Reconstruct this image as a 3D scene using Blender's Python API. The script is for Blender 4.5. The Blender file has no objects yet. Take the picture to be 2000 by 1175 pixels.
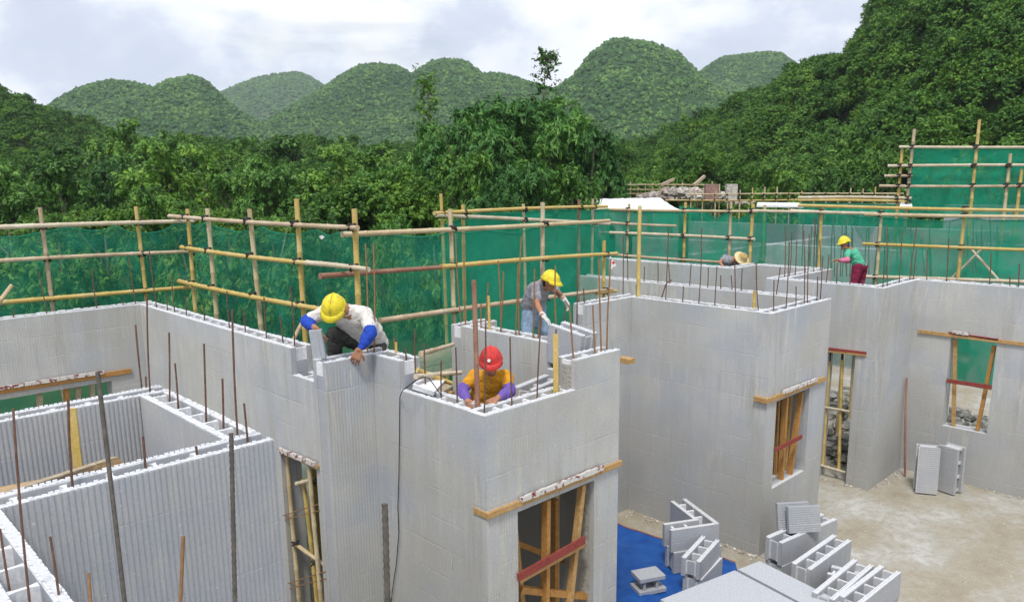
import bpy, bmesh, math, random
import numpy as np
from mathutils import Vector, Matrix
random.seed(7); RNG = np.random.default_rng(7)
SC = bpy.context.scene
COL = SC.collection
R_ = math.radians

# ------------------------------------------------------------------ camera
YAW, PIT, ROL = R_(43.967), R_(11.237), R_(-.6764)
FPX, CX, CY, H = 1505.8, 1000., 657.4, 4.5
_f = np.array([math.sin(YAW)*math.cos(PIT), math.cos(YAW)*math.cos(PIT), -math.sin(PIT)])
_r = np.array([math.cos(YAW), -math.sin(YAW), 0]); _u = np.cross(_r, _f)
_c, _s = math.cos(ROL), math.sin(ROL)
CR, CU, CF = _c*_r+_s*_u, -_s*_r+_c*_u, _f
EYE = np.array([0, 0, H])
cam_d = bpy.data.cameras.new('camera'); cam = bpy.data.objects.new('camera', cam_d); COL.objects.link(cam)
cam.matrix_world = Matrix(((CR[0], CU[0], -CF[0], 0), (CR[1], CU[1], -CF[1], 0), (CR[2], CU[2], -CF[2], H), (0, 0, 0, 1)))
cam_d.sensor_width = 36; cam_d.lens = FPX/2000*36; cam_d.shift_y = (CY-587.5)/2000
cam_d.clip_start = .05; cam_d.clip_end = 6000
SC.camera = cam

# ------------------------------------------------------------------ world, sun, exposure
SUN_EL, SUN_AZ = R_(60), R_(236)      # azimuth measured from +Y towards +X
w = bpy.data.worlds.new('World'); SC.world = w; w.use_nodes = True
nt = w.node_tree; nt.nodes.clear()
def N(nt, t, **kw):
    n = nt.nodes.new(t)
    for k, v in kw.items():
        if k in n.inputs.keys(): n.inputs[k].default_value = v
        else: setattr(n, k, v)
    return n
sky = N(nt, 'ShaderNodeTexSky', sky_type='NISHITA'); sky.sun_disc = False
sky.sun_elevation = SUN_EL; sky.sun_rotation = SUN_AZ; sky.air_density = 1.2; sky.dust_density = 2.
tc = N(nt, 'ShaderNodeTexCoord'); sep = N(nt, 'ShaderNodeSeparateXYZ'); nt.links.new(tc.outputs['Generated'], sep.inputs[0])
cmb = N(nt, 'ShaderNodeMapping'); cmb.inputs['Scale'].default_value = (1, 1, 1.5); cmb.inputs['Location'].default_value = (.3, 2.1, .15); nt.links.new(tc.outputs['Generated'], cmb.inputs[0])
n1 = N(nt, 'ShaderNodeTexNoise', Scale=3.2, Detail=9., Roughness=.55, Distortion=.3)
cm1 = N(nt, 'ShaderNodeMapping'); cm1.inputs['Scale'].default_value = (1, 1, 3.6); cm1.inputs['Location'].default_value = (4.3, 1.2, .4); nt.links.new(tc.outputs['Generated'], cm1.inputs[0]); nt.links.new(cm1.outputs[0], n1.inputs['Vector'])
n2 = N(nt, 'ShaderNodeTexNoise', Scale=5.4, Detail=10., Roughness=.5, Distortion=.1)
nt.links.new(cmb.outputs[0], n2.inputs['Vector'])
cover = N(nt, 'ShaderNodeValToRGB'); cover.color_ramp.elements[0].position = .35; cover.color_ramp.elements[1].position = .44
cover.color_ramp.elements[0].color = (.72, .72, .72, 1); cover.color_ramp.elements[1].color = (1, 1, 1, 1)
nt.links.new(n1.outputs['Fac'], cover.inputs[0])
shade = N(nt, 'ShaderNodeValToRGB'); e = shade.color_ramp.elements
e[0].position = .38; e[0].color = (7.2, 7.9, 9.6, 1); e[1].position = .58; e[1].color = (12.2, 12.3, 12.6, 1)
m = e.new(.45); m.color = (8.0, 8.6, 10.2, 1); m = e.new(.50); m.color = (9.8, 10.3, 11.5, 1)
nt.links.new(n2.outputs['Fac'], shade.inputs[0])
mix = N(nt, 'ShaderNodeMix', data_type='RGBA'); nt.links.new(cover.outputs[0], mix.inputs[0])
nt.links.new(sky.outputs[0], mix.inputs[6]); nt.links.new(shade.outputs[0], mix.inputs[7])
bg = N(nt, 'ShaderNodeBackground', Strength=.1); nt.links.new(mix.outputs[2], bg.inputs[0])
wo = N(nt, 'ShaderNodeOutputWorld'); nt.links.new(bg.outputs[0], wo.inputs[0])
sl = bpy.data.lights.new('sun', 'SUN'); sl.energy = 2.7; sl.angle = R_(11); sl.color = (1, .96, .9)
so = bpy.data.objects.new('sun', sl); COL.objects.link(so)
sd = Vector((math.sin(SUN_AZ)*math.cos(SUN_EL), math.cos(SUN_AZ)*math.cos(SUN_EL), math.sin(SUN_EL)))
so.rotation_euler = sd.to_track_quat('Z', 'Y').to_euler()
vs = SC.view_settings; vs.view_transform = 'Standard'; vs.look = 'None'; vs.gamma = 1; vs.use_curve_mapping = False; vs.exposure = .03

# ------------------------------------------------------------------ geometry of the survey: where points of the place stand
def ray(x, y): return CF + CR*((x-CX)/FPX) - CU*((y-CY)/FPX)
def P(x, y, z): d = ray(x, y); return EYE + d*((z-H)/d[2])
def VX(x, y, X): d = ray(x, y); return EYE + d*(X/d[0])
def VY(x, y, Y): d = ray(x, y); return EYE + d*(Y/d[1])
def D(x, y, dep): return EYE + ray(x, y)*dep
def depth(p): return float(CF @ (np.array(p)-EYE))
def proj(p):
    q = np.array(p)-EYE; z = CF @ q
    return CX+FPX*(CR @ q)/z, CY-FPX*(CU @ q)/z
def cv(x, y, t): v = CR*x+CU*y-CF*t; return v/np.linalg.norm(v)

# ------------------------------------------------------------------ materials
def mat(name, col, rough=.8, spec=.3):
    m = bpy.data.materials.new(name); m.use_nodes = True
    b = m.node_tree.nodes['Principled BSDF']
    b.inputs['Base Color'].default_value = (*col, 1); b.inputs['Roughness'].default_value = rough
    b.inputs['Specular IOR Level'].default_value = spec
    return m, m.node_tree, b
def ramp(nt, src, stops):
    r = nt.nodes.new('ShaderNodeValToRGB'); el = r.color_ramp.elements
    while len(el) > 1: el.remove(el[-1])
    el[0].position = stops[0][0]; el[0].color = (*stops[0][1], 1)
    for p, c in stops[1:]: k = el.new(p); k.color = (*c, 1)
    nt.links.new(src, r.inputs[0]); return r.outputs[0]
def g(v): return (v, v, v)
def math_(nt, op, a, b=None, c=None):
    n = nt.nodes.new('ShaderNodeMath'); n.operation = op
    for i, v in enumerate((a, b, c)):
        if v is None: continue
        if isinstance(v, (int, float)): n.inputs[i].default_value = v
        else: nt.links.new(v, n.inputs[i])
    return n.outputs[0]
def noise(nt, vec, scale, detail=4., rough=.5, dist=0.):
    n = nt.nodes.new('ShaderNodeTexNoise'); n.inputs['Scale'].default_value = scale
    n.inputs['Detail'].default_value = detail; n.inputs['Roughness'].default_value = rough; n.inputs['Distortion'].default_value = dist
    if vec is not None: nt.links.new(vec, n.inputs['Vector'])
    return n.outputs['Fac']
def coords(nt, kind='Object', scale=(1, 1, 1), loc=(0, 0, 0)):
    t = nt.nodes.new('ShaderNodeTexCoord'); mp = nt.nodes.new('ShaderNodeMapping')
    mp.inputs['Scale'].default_value = scale; mp.inputs['Location'].default_value = loc
    if kind == 'World':
        gg = nt.nodes.new('ShaderNodeNewGeometry'); nt.links.new(gg.outputs['Position'], mp.inputs[0])
    else: nt.links.new(t.outputs[kind], mp.inputs[0])
    return mp.outputs[0]
def mixc(nt, fac, a, b, mode='MIX'):
    n = nt.nodes.new('ShaderNodeMix'); n.data_type = 'RGBA'; n.blend_type = mode
    for i, v in ((0, fac), (6, a), (7, b)):
        if isinstance(v, (int, float)): n.inputs[i].default_value = v
        elif isinstance(v, tuple): n.inputs[i].default_value = (*v, 1)
        else: nt.links.new(v, n.inputs[i])
    return n.outputs[2]
def bump(nt, b, h, strength=.3, dist=.01):
    n = nt.nodes.new('ShaderNodeBump'); n.inputs['Strength'].default_value = strength; n.inputs['Distance'].default_value = dist
    nt.links.new(h, n.inputs['Height']); nt.links.new(n.outputs[0], b.inputs['Normal'])
def noisy(name, c1, c2, scale=8., rough=.8, bs=.3, bd=.005, kind='Object', sc=(1, 1, 1), spec=.3, detail=5.):
    m, nt, b = mat(name, c1, rough, spec); v = coords(nt, kind, sc)
    n = noise(nt, v, scale, detail, .6); nt.links.new(ramp(nt, n, ((.3, c1), (.7, c2))), b.inputs['Base Color'])
    if bs: bump(nt, b, n, bs, bd)
    return m

def foam_material(name, dirt, lines, base=(.505, .518, .535)):
    """grey moulded foam: courses 0.26 m high, blocks 0.9 m long, seams partly smeared, run-off streaks"""
    m, nt, b = mat(name, base, .85, .2)
    g_ = nt.nodes.new('ShaderNodeNewGeometry'); s = nt.nodes.new('ShaderNodeSeparateXYZ'); nt.links.new(g_.outputs['Position'], s.inputs[0])
    pos = g_.outputs['Position']
    wob = noise(nt, pos, 9., 3.); wz = math_(nt, 'MULTIPLY_ADD', wob, .012, -.006)
    u = math_(nt, 'ADD', s.outputs[0], s.outputs[1]); z = math_(nt, 'ADD', s.outputs[2], wz)
    zr = math_(nt, 'DIVIDE', z, .26); fl = math_(nt, 'FLOOR', math_(nt, 'ADD', zr, .46)); zf = math_(nt, 'FRACT', math_(nt, 'ADD', zr, .46))
    dz = math_(nt, 'MULTIPLY', math_(nt, 'MINIMUM', zf, math_(nt, 'SUBTRACT', 1., zf)), .26)
    ur = math_(nt, 'DIVIDE', math_(nt, 'ADD', u, math_(nt, 'MULTIPLY', math_(nt, 'MODULO', fl, 2.), .45)), .9)
    uf = math_(nt, 'FRACT', ur); du = math_(nt, 'MULTIPLY', math_(nt, 'MINIMUM', uf, math_(nt, 'SUBTRACT', 1., uf)), .9)
    d = math_(nt, 'MINIMUM', dz, du)
    line = math_(nt, 'SUBTRACT', 1., math_(nt, 'MINIMUM', math_(nt, 'DIVIDE', d, .006), 1.))
    gate = noise(nt, pos, 2.3, 3.); gate = ramp(nt, gate, ((.44, g(0)), (.58, g(1))))
    line = math_(nt, 'MULTIPLY', math_(nt, 'MULTIPLY', line, gate), lines)
    big = noise(nt, pos, 1.3, 4., .6)
    c0 = ramp(nt, big, ((.32, (base[0]*.84, base[1]*.885, base[2]*.96)), (.5, base), (.66, (base[0]*1.16, base[1]*1.13, base[2]*1.03))))
    # warm cement wash running down
    sv = nt.nodes.new('ShaderNodeMapping'); sv.inputs['Scale'].default_value = (1, 1, .07); nt.links.new(pos, sv.inputs[0])
    st = noise(nt, sv.outputs[0], 9., 5., .65); st = ramp(nt, st, ((.48, g(0)), (.62, g(1))))
    st2 = noise(nt, pos, .9, 2.); st2 = ramp(nt, st2, ((.4, g(0)), (.65, g(1))))
    c1 = mixc(nt, math_(nt, 'MULTIPLY', math_(nt, 'MULTIPLY', st, st2), dirt), c0, (.41, .395, .355))
    sv2 = nt.nodes.new('ShaderNodeMapping'); sv2.inputs['Scale'].default_value = (1, 1, .04); nt.links.new(pos, sv2.inputs[0])
    st3 = ramp(nt, noise(nt, sv2.outputs[0], 22., 4., .6), ((.52, g(0)), (.64, g(1))))
    c1 = mixc(nt, math_(nt, 'MULTIPLY', st3, .10*dirt), c1, (.27, .27, .27))
    cb = nt.nodes.new('ShaderNodeCombineXYZ'); nt.links.new(math_(nt, 'FLOOR', ur), cb.inputs[0]); nt.links.new(fl, cb.inputs[1]); wn = nt.nodes.new('ShaderNodeTexWhiteNoise'); nt.links.new(cb.outputs[0], wn.inputs['Vector'])
    c1 = mixc(nt, .30, c1, ramp(nt, wn.outputs['Value'], ((.0, tuple(x*y for x, y in zip(base, (.84, .88, .96)))), (.5, base), (1., tuple(x*y for x, y in zip(base, (1.12, 1.1, 1.05)))))))
    dv = nt.nodes.new('ShaderNodeMapping'); dv.inputs['Scale'].default_value = (1, 1, .10); nt.links.new(pos, dv.inputs[0]); dr_ = ramp(nt, noise(nt, dv.outputs[0], 17., 3., .55), ((.56, g(0)), (.63, g(1))))
    c1 = mixc(nt, math_(nt, 'MULTIPLY', math_(nt, 'MULTIPLY', dr_, ramp(nt, noise(nt, pos, 1.1, 3.), ((.42, g(0)), (.58, g(1))))), .7*dirt), c1, (.62, .60, .55))
    # patches of warm dust
    c1 = mixc(nt, math_(nt, 'MULTIPLY', ramp(nt, noise(nt, pos, .75, 5., .6), ((.44, g(0)), (.60, g(1)))), .6*dirt), c1, (.455, .445, .41))
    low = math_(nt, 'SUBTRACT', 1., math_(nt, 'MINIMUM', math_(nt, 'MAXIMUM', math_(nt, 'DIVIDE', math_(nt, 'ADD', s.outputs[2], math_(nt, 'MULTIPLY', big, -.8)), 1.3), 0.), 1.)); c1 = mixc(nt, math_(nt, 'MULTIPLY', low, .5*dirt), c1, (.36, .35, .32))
    # white crumbs and smears at seams
    lm = noise(nt, pos, 30., 2.); lc = ramp(nt, lm, ((.36, (.30, .305, .32)), (.44, (.60, .595, .57))))
    grn = noise(nt, pos, 55., 3., .7); c1 = mixc(nt, 1., c1, ramp(nt, grn, ((.3, g(.84)), (.7, g(1.)))), 'MULTIPLY'); c2 = mixc(nt, math_(nt, 'MULTIPLY', line, .72), c1, lc)
    spk = ramp(nt, noise(nt, pos, 38., 2., .5), ((.72, g(0)), (.76, g(1))))
    c3 = mixc(nt, math_(nt, 'MULTIPLY', spk, .5), c2, (.8, .8, .8))
    nt.links.new(c3, b.inputs['Base Color'])
    fine = noise(nt, pos, 140., 2.); hgt = math_(nt, 'ADD', math_(nt, 'MULTIPLY', fine, .35), math_(nt, 'MULTIPLY', line, -1.2))
    hgt = math_(nt, 'ADD', hgt, math_(nt, 'MULTIPLY', noise(nt, pos, 5., 3.), .8))
    bump(nt, b, hgt, .5, .006)
    return m
M = {}
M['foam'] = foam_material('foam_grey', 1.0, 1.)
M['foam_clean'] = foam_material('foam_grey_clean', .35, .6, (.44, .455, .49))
M['foam_top'] = noisy('foam_top_edge', (.52, .53, .55), (.66, .67, .69), 40., .9, .6, .006)
M['foam_light'] = noisy('foam_pale_edge', (.66, .67, .70), (.84, .85, .87), 40., .9, .6, .006)
M['foam_slab'] = noisy('foam_slab_face', (.40, .415, .45), (.52, .535, .57), 60., .9, .4, .003)
M['fill'] = noisy('concrete_fill', (.30, .29, .26), (.50, .49, .45), 25., .95, .8, .02)
M['rust'] = noisy('rusty_steel', (.085, .045, .032), (.17, .095, .065), 30., .8, .3, .001)
M['rust_light'] = noisy('rusty_steel_ochre', (.19, .10, .045), (.30, .17, .08), 30., .8, .3, .001)
M['steel'] = noisy('dark_ribbed_steel', (.06, .055, .05), (.15, .13, .11), 40., .6, .2, .001)
def bamboo(name, c1, c2, c3):
    m, nt, b = mat(name, c1, .55, .4); v = coords(nt, 'Object'); n = noise(nt, v, 2.2, 5., .6, .5)
    c = ramp(nt, n, ((.3, c1), (.5, c2), (.68, c3))); f = noise(nt, v, 60., 2.)
    nt.links.new(mixc(nt, .35, c, ramp(nt, f, ((.3, tuple(x*.55 for x in c1)), (.7, c3)))), b.inputs['Base Color']); bump(nt, b, f, .2, .002); return m
M['bam_y'] = bamboo('bamboo_yellow', (.50, .34, .07), (.60, .42, .11), (.62, .50, .24))
M['bam_t'] = bamboo('bamboo_tan', (.42, .30, .15), (.58, .46, .26), (.68, .58, .40))
M['bam_p'] = bamboo('bamboo_weathered_pink', (.36, .24, .14), (.52, .39, .25), (.66, .56, .42))
M['bam_r'] = bamboo('bamboo_red_brown', (.22, .09, .055), (.30, .14, .09), (.42, .25, .18))
M['bam_w'] = bamboo('bamboo_bleached', (.46, .36, .22), (.62, .53, .38), (.72, .65, .52))
M['black'] = noisy('black_binding', (.012, .012, .012), (.05, .045, .04), 60., .7, .5, .003)
def timber(name, c1, c2):
    m, nt, b = mat(name, c1, .7); v = coords(nt, 'Object', (6, 6, 6)); wv = nt.nodes.new('ShaderNodeTexNoise'); nt.links.new(v, wv.inputs[0])
    wv.inputs['Scale'].default_value = 2.5; wv.inputs['Detail'].default_value = 6; wv.inputs['Distortion'].default_value = 2.
    nt.links.new(ramp(nt, wv.outputs['Fac'], ((.3, c1), (.7, c2))), b.inputs['Base Color']); bump(nt, b, wv.outputs['Fac'], .3, .003); return m
M['timber'] = timber('sawn_timber', (.36, .20, .07), (.55, .36, .16))
M['timber_o'] = timber('orange_timber', (.33, .155, .04), (.50, .27, .085))
M['ply_red'] = timber('red_board', (.20, .035, .03), (.32, .07, .055))
M['plank'] = timber('grey_plank', (.30, .24, .16), (.50, .42, .30))
def lintel_mat():
    m, nt, b = mat('cement_splashed_board', (.5, .4, .3), .8); v = coords(nt, 'World'); n = noise(nt, v, 19., 5., .65)
    nt.links.new(ramp(nt, n, ((.42, (.22, .06, .055)), (.47, (.62, .60, .57)))), b.inputs['Base Color']); bump(nt, b, n, .5, .01); return m
M['lintel_top'] = lintel_mat()
def net(name, c, alpha):
    m, nt, b = mat(name, c, .7, .2); out = nt.nodes['Material Output']
    tr = nt.nodes.new('ShaderNodeBsdfTransparent'); tl = nt.nodes.new('ShaderNodeBsdfTranslucent'); tl.inputs[0].default_value = (*c, 1)
    v = coords(nt, 'World'); n = noise(nt, v, 2.5, 5., .6, .6)
    nt.links.new(ramp(nt, n, ((.3, tuple(x*.8 for x in c)), (.7, tuple(min(1, x*1.2) for x in c)))), b.inputs['Base Color'])
    m1 = nt.nodes.new('ShaderNodeMixShader'); m1.inputs[0].default_value = .45; nt.links.new(b.outputs[0], m1.inputs[1]); nt.links.new(tl.outputs[0], m1.inputs[2])
    m2 = nt.nodes.new('ShaderNodeMixShader'); nt.links.new(ramp(nt, n, ((.32, g(alpha-.17)), (.68, g(alpha+.12)))), m2.inputs[0])
    nt.links.new(tr.outputs[0], m2.inputs[1]); nt.links.new(m1.outputs[0], m2.inputs[2]); nt.links.new(m2.outputs[0], out.inputs[0]); return m
M['net'] = net('green_mesh', (.028, .32, .20), .50)
M['net_far'] = net('green_mesh_thin', (.016, .34, .20), .84)
def leafm(name, c1, c2, c3, fs=.5):
    m, nt, b = mat(name, c1, .55, .35); out = nt.nodes['Material Output']
    g_ = nt.nodes.new('ShaderNodeNewGeometry'); oi = nt.nodes.new('ShaderNodeObjectInfo')
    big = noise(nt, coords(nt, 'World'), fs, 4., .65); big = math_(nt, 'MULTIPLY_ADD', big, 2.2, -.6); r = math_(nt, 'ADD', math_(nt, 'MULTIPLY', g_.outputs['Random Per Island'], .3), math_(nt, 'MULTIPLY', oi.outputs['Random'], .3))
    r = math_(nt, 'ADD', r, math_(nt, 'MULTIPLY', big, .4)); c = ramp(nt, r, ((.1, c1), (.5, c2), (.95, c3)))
    nt.links.new(c, b.inputs['Base Color']); tl = nt.nodes.new('ShaderNodeBsdfTranslucent'); nt.links.new(c, tl.inputs[0])
    ms = nt.nodes.new('ShaderNodeMixShader'); ms.inputs[0].default_value = .22; nt.links.new(b.outputs[0], ms.inputs[1]); nt.links.new(tl.outputs[0], ms.inputs[2])
    nt.links.new(ms.outputs[0], out.inputs[0]); return m
M['leaf_a'] = leafm('leaves_mid_green', (.012, .05, .009), (.085, .22, .026), (.33, .54, .06), .3)
M['leaf_b'] = leafm('leaves_bamboo', (.012, .052, .012), (.068, .21, .034), (.27, .49, .085))
M['leaf_far'] = leafm('leaves_far_slopes', (.012, .05, .022), (.058, .16, .038), (.21, .37, .07), .035)  # broad light and dark patches painted into the leaf colour stand for cloud shadows
M['leaf_c'] = leafm('leaves_yellow_green', (.02, .07, .012), (.10, .25, .034), (.32, .53, .085))
M['bark'] = noisy('bark', (.10, .08, .06), (.24, .20, .16), 12., .9, .6, .01)
M['under'] = noisy('forest_floor', (.016, .04, .012), (.04, .08, .02), .8, .95, .5, .3)
def hillm(name, a, b_, c, rock=.0):
    m, nt, b = mat(name, a, .9, .1); v = coords(nt, 'World')
    vo = nt.nodes.new('ShaderNodeTexVoronoi'); vo.inputs['Scale'].default_value = .32; nt.links.new(v, vo.inputs['Vector'])
    sep = nt.nodes.new('ShaderNodeSeparateColor'); nt.links.new(vo.outputs['Color'], sep.inputs[0])
    n = noise(nt, v, .03, 5., .6); n3 = noise(nt, v, 1.3, 3., .6)
    f = math_(nt, 'ADD', math_(nt, 'MULTIPLY', sep.outputs[0], .4), math_(nt, 'ADD', math_(nt, 'MULTIPLY', n, .45), math_(nt, 'MULTIPLY', n3, .3)))
    c = ramp(nt, f, ((.3, a), (.55, b_), (.85, c)))
    rk = ramp(nt, noise(nt, v, .05, 6., .7), ((.66, g(0)), (.70, g(1)))); c = mixc(nt, math_(nt, 'MULTIPLY', rk, rock), c, (.2, .2, .19))
    nt.links.new(c, b.inputs['Base Color']); bump(nt, b, n3, .8, 1.); return m
M['hill'] = hillm('wooded_hill', (.02, .055, .024), (.035, .085, .03), (.06, .12, .04), .35)
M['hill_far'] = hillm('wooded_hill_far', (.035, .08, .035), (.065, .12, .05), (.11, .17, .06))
def groundm():
    m, nt, b = mat('sandy_screed', (.5, .42, .3), .9, .2); v = coords(nt, 'World')
    n = noise(nt, v, 1.1, 6., .6, .4); n2 = noise(nt, v, 9., 6., .7); n3 = noise(nt, v, 60., 3., .6)
    c = ramp(nt, n, ((.3, (.30, .26, .195)), (.43, (.37, .335, .265)), (.54, (.405, .39, .345)), (.64, (.51, .505, .48))))
    c = mixc(nt, math_(nt, 'MULTIPLY', ramp(nt, n2, ((.40, g(1)), (.56, g(0)))), .5), c, (.30, .26, .19))
    c = mixc(nt, math_(nt, 'MULTIPLY', ramp(nt, n3, ((.58, g(0)), (.68, g(1)))), .35), c, (.75, .72, .65))
    nt.links.new(c, b.inputs['Base Color']); bump(nt, b, math_(nt, 'ADD', n2, math_(nt, 'MULTIPLY', n3, .4)), .6, .02); return m
M['screed'] = groundm()
M['earth'] = noisy('overgrown_earth', (.05, .09, .02), (.18, .17, .08), .5, .95, .6, .1, 'World')
M['tarp'] = noisy('blue_tarpaulin', (.006, .060, .27), (.020, .11, .38), 6., .5, .4, .01)
M['tarp_edge'] = noisy('red_brown_hem', (.28, .06, .04), (.4, .12, .08), 20.)
M['white_sheet'] = noisy('white_sheeting', (.72, .72, .72), (.85, .85, .86), 3., .7, .4, .02)
M['rubble'] = noisy('broken_rubble', (.32, .28, .24), (.72, .69, .63), 9., .95, .8, .05)
M['rubble_b'] = noisy('brown_rubble', (.30, .22, .19), (.55, .46, .40), 9., .95, .8, .05)
M['plaster'] = noisy('pale_plaster', (.42, .43, .45), (.56, .57, .58), 2., .9, .3, .01, 'World')
M['brickred'] = noisy('red_bricks', (.24, .13, .11), (.40, .26, .22), 9., .9, .5, .01)
M['cable'] = mat('black_cable', (.015, .015, .018), .5)[0]
def fabric(name, c, k=1.25):
    m, nt, b = mat(name, c, .9, .15); v = coords(nt, 'World'); n = noise(nt, v, 14., 4., .6, 1.2)
    nt.links.new(ramp(nt, n, ((.3, tuple(x*.85 for x in c)), (.7, tuple(min(1, x*k) for x in c)))), b.inputs['Base Color']); bump(nt, b, n, .9, .03); return m
M['skin'] = noisy('tanned_skin', (.34, .16, .09), (.44, .22, .13), 30., .6, .1, .001)
M['shirt_white'] = fabric('off_white_cotton', (.74, .71, .67), 1.08)
M['sleeve_blue'] = fabric('blue_sleeve', (.025, .07, .42))
M['trouser_dark'] = fabric('dark_trousers', (.05, .05, .048), 1.6)
M['shirt_grey'] = fabric('grey_polo', (.27, .27, .30))
M['jeans'] = fabric('faded_jeans', (.20, .28, .38), 1.5)
M['shirt_orange'] = fabric('orange_tshirt', (.62, .29, .025))
M['sleeve_purple'] = fabric('purple_sleeve', (.17, .11, .40))
M['shirt_green'] = fabric('green_tshirt', (.10, .45, .29))
M['trouser_maroon'] = fabric('maroon_trousers', (.19, .02, .055))
M['sleeve_pink'] = fabric('pink_check_sleeve', (.55, .15, .26), 1.6)
M['glove'] = fabric('white_glove', (.72, .70, .66), 1.1)
def shell(name, c, c2):
    m, nt, b = mat(name, c, .42, .4); v = coords(nt, 'World'); n = noise(nt, v, 22., 6., .7); nt.links.new(ramp(nt, n, ((.38, c2), (.52, c))), b.inputs['Base Color'])
    nt.links.new(ramp(nt, noise(nt, v, 40., 4., .7), ((.35, g(.35)), (.65, g(.65)))), b.inputs['Roughness']); return m
M['hat_y'] = shell('yellow_helmet_shell', (.76, .63, .025), (.55, .43, .05)); M['hat_r'] = shell('red_helmet_shell', (.62, .04, .035), (.42, .035, .03))
M['straw'] = noisy('straw_weave', (.55, .42, .20), (.78, .66, .40), 60., .8, .6, .004)
M['straw_dark'] = noisy('straw_crown', (.36, .24, .09), (.52, .36, .15), 60., .8, .6, .004)
M['hair'] = mat('black_hair', (.012, .01, .009), .6)[0]
M['badge'] = mat('badge_white', (.8, .8, .8), .5)[0]
M['red_ink'] = mat('red_print', (.6, .02, .03), .6)[0]

# ------------------------------------------------------------------ mesh building
class MB:
    def __init__(s): s.v = []; s.f = []; s.m = []
    def add(s, vs, fs, mi=0):
        o = len(s.v); s.v.extend([tuple(map(float, p)) for p in vs]); s.f.extend([tuple(i+o for i in q) for q in fs]); s.m.extend([mi]*len(fs)); return s
    def box(s, x0, x1, y0, y1, z0, z1, mi=0, top=None):
        vs = [(x, y, z) for z in (z0, z1) for x, y in ((x0, y0), (x1, y0), (x1, y1), (x0, y1))]
        s.add(vs, [(0, 3, 2, 1), (0, 1, 5, 4), (1, 2, 6, 5), (2, 3, 7, 6), (3, 0, 4, 7)], mi); s.add(vs[4:], [(0, 1, 2, 3)], mi if top is None else top); return s
    def obox(s, c, ax, ay, az, mi=0, top=None):     # half-axis vectors
        c, ax, ay, az = map(np.array, (c, ax, ay, az))
        vs = [c+i*ax+j*ay+k*az for k in (-1, 1) for i, j in ((-1, -1), (1, -1), (1, 1), (-1, 1))]
        s.add(vs, [(0, 3, 2, 1), (0, 1, 5, 4), (1, 2, 6, 5), (2, 3, 7, 6), (3, 0, 4, 7)], mi); s.add(vs[4:], [(0, 1, 2, 3)], mi if top is None else top); return s
    def beam(s, a, b, w, h, mi=0, up=(0, 0, 1), top=None):
        a, b = np.array(a, float), np.array(b, float); d = b-a; L = np.linalg.norm(d); d /= L
        u = np.array(up, float); r = np.cross(d, u); r /= np.linalg.norm(r); u = np.cross(r, d)
        return s.obox((a+b)/2, d*L/2, r*w/2, u*h/2, mi, top)
    def tube(s, pts, rad, n=8, mi=0, cap=True):
        pts = [np.array(p, float) for p in pts]; k = len(pts); rad = rad if hasattr(rad, '__len__') else [rad]*k
        vs = []; ref = None
        for i, p in enumerate(pts):
            d = pts[min(i+1, k-1)]-pts[max(i-1, 0)]; d = d/(np.linalg.norm(d)+1e-9)
            if ref is None: ref = np.array([1., 0, 0]) if abs(d[0]) < .8 else np.array([0, 1., 0])
            a = np.cross(d, ref); a /= np.linalg.norm(a)+1e-9; b = np.cross(d, a); ref = -b if False else ref
            for j in range(n):
                t = 2*math.pi*j/n; vs.append(p+rad[i]*(math.cos(t)*a+math.sin(t)*b))
        fs = [(i*n+j, i*n+(j+1) % n, (i+1)*n+(j+1) % n, (i+1)*n+j) for i in range(k-1) for j in range(n)]
        s.add(vs, fs, mi)
        if cap: s.add(vs[:n], [tuple(range(n))[::-1]], mi); s.add(vs[-n:], [tuple(range(n))], mi)
        return s
    def capsule(s, a, b, ra, rb, n=12, mi=0):
        a, b = np.array(a, float), np.array(b, float); d = b-a; L = np.linalg.norm(d)
        d = d/L if L > 1e-6 else np.array([0, 0, 1.]); pts = []; rr = []
        for t in (-90, -60, -30, 0): pts.append(a+d*ra*math.sin(R_(t))); rr.append(max(ra*math.cos(R_(t)), ra*.02))
        for t in (0, 30, 60, 90): pts.append(b+d*rb*math.sin(R_(t))); rr.append(max(rb*math.cos(R_(t)), rb*.02))
        dd = d; ref = np.array([1., 0, 0]) if abs(d[0]) < .8 else np.array([0, 1., 0]); e1 = np.cross(d, ref); e1 /= np.linalg.norm(e1); e2 = np.cross(d, e1)
        vs = [p+r*(math.cos(2*math.pi*j/n)*e1+math.sin(2*math.pi*j/n)*e2) for p, r in zip(pts, rr) for j in range(n)]
        k = len(pts); fs = [(i*n+j, i*n+(j+1) % n, (i+1)*n+(j+1) % n, (i+1)*n+j) for i in range(k-1) for j in range(n)]
        s.add(vs, fs, mi); s.add(vs[:n], [tuple(range(n))[::-1]], mi); s.add(vs[-n:], [tuple(range(n))], mi); return s
    def ell(s, c, ax, ay, az, n=16, k=10, mi=0):
        c, ax, ay, az = map(lambda q: np.array(q, float), (c, ax, ay, az)); vs = []
        for i in range(k+1):
            t = math.pi*(i/k) if 0 < i < k else (.02 if i == 0 else math.pi-.02)
            for j in range(n):
                p = 2*math.pi*j/n; vs.append(c+az*math.cos(t)+math.sin(t)*(ax*math.cos(p)+ay*math.sin(p)))
        fs = [((i+1)*n+j, (i+1)*n+(j+1) % n, i*n+(j+1) % n, i*n+j) for i in range(k) for j in range(n)]
        s.add(vs, fs, mi); s.add(vs[:n], [tuple(range(n))], mi); s.add(vs[-n:], [tuple(range(n))[::-1]], mi); return s
    def mesh(s, name, mats):
        me = bpy.data.meshes.new(name); me.from_pydata(s.v, [], s.f)
        for m_ in mats: me.materials.append(m_)
        if len(mats) > 1: me.polygons.foreach_set('material_index', s.m)
        me.update(); return me
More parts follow.
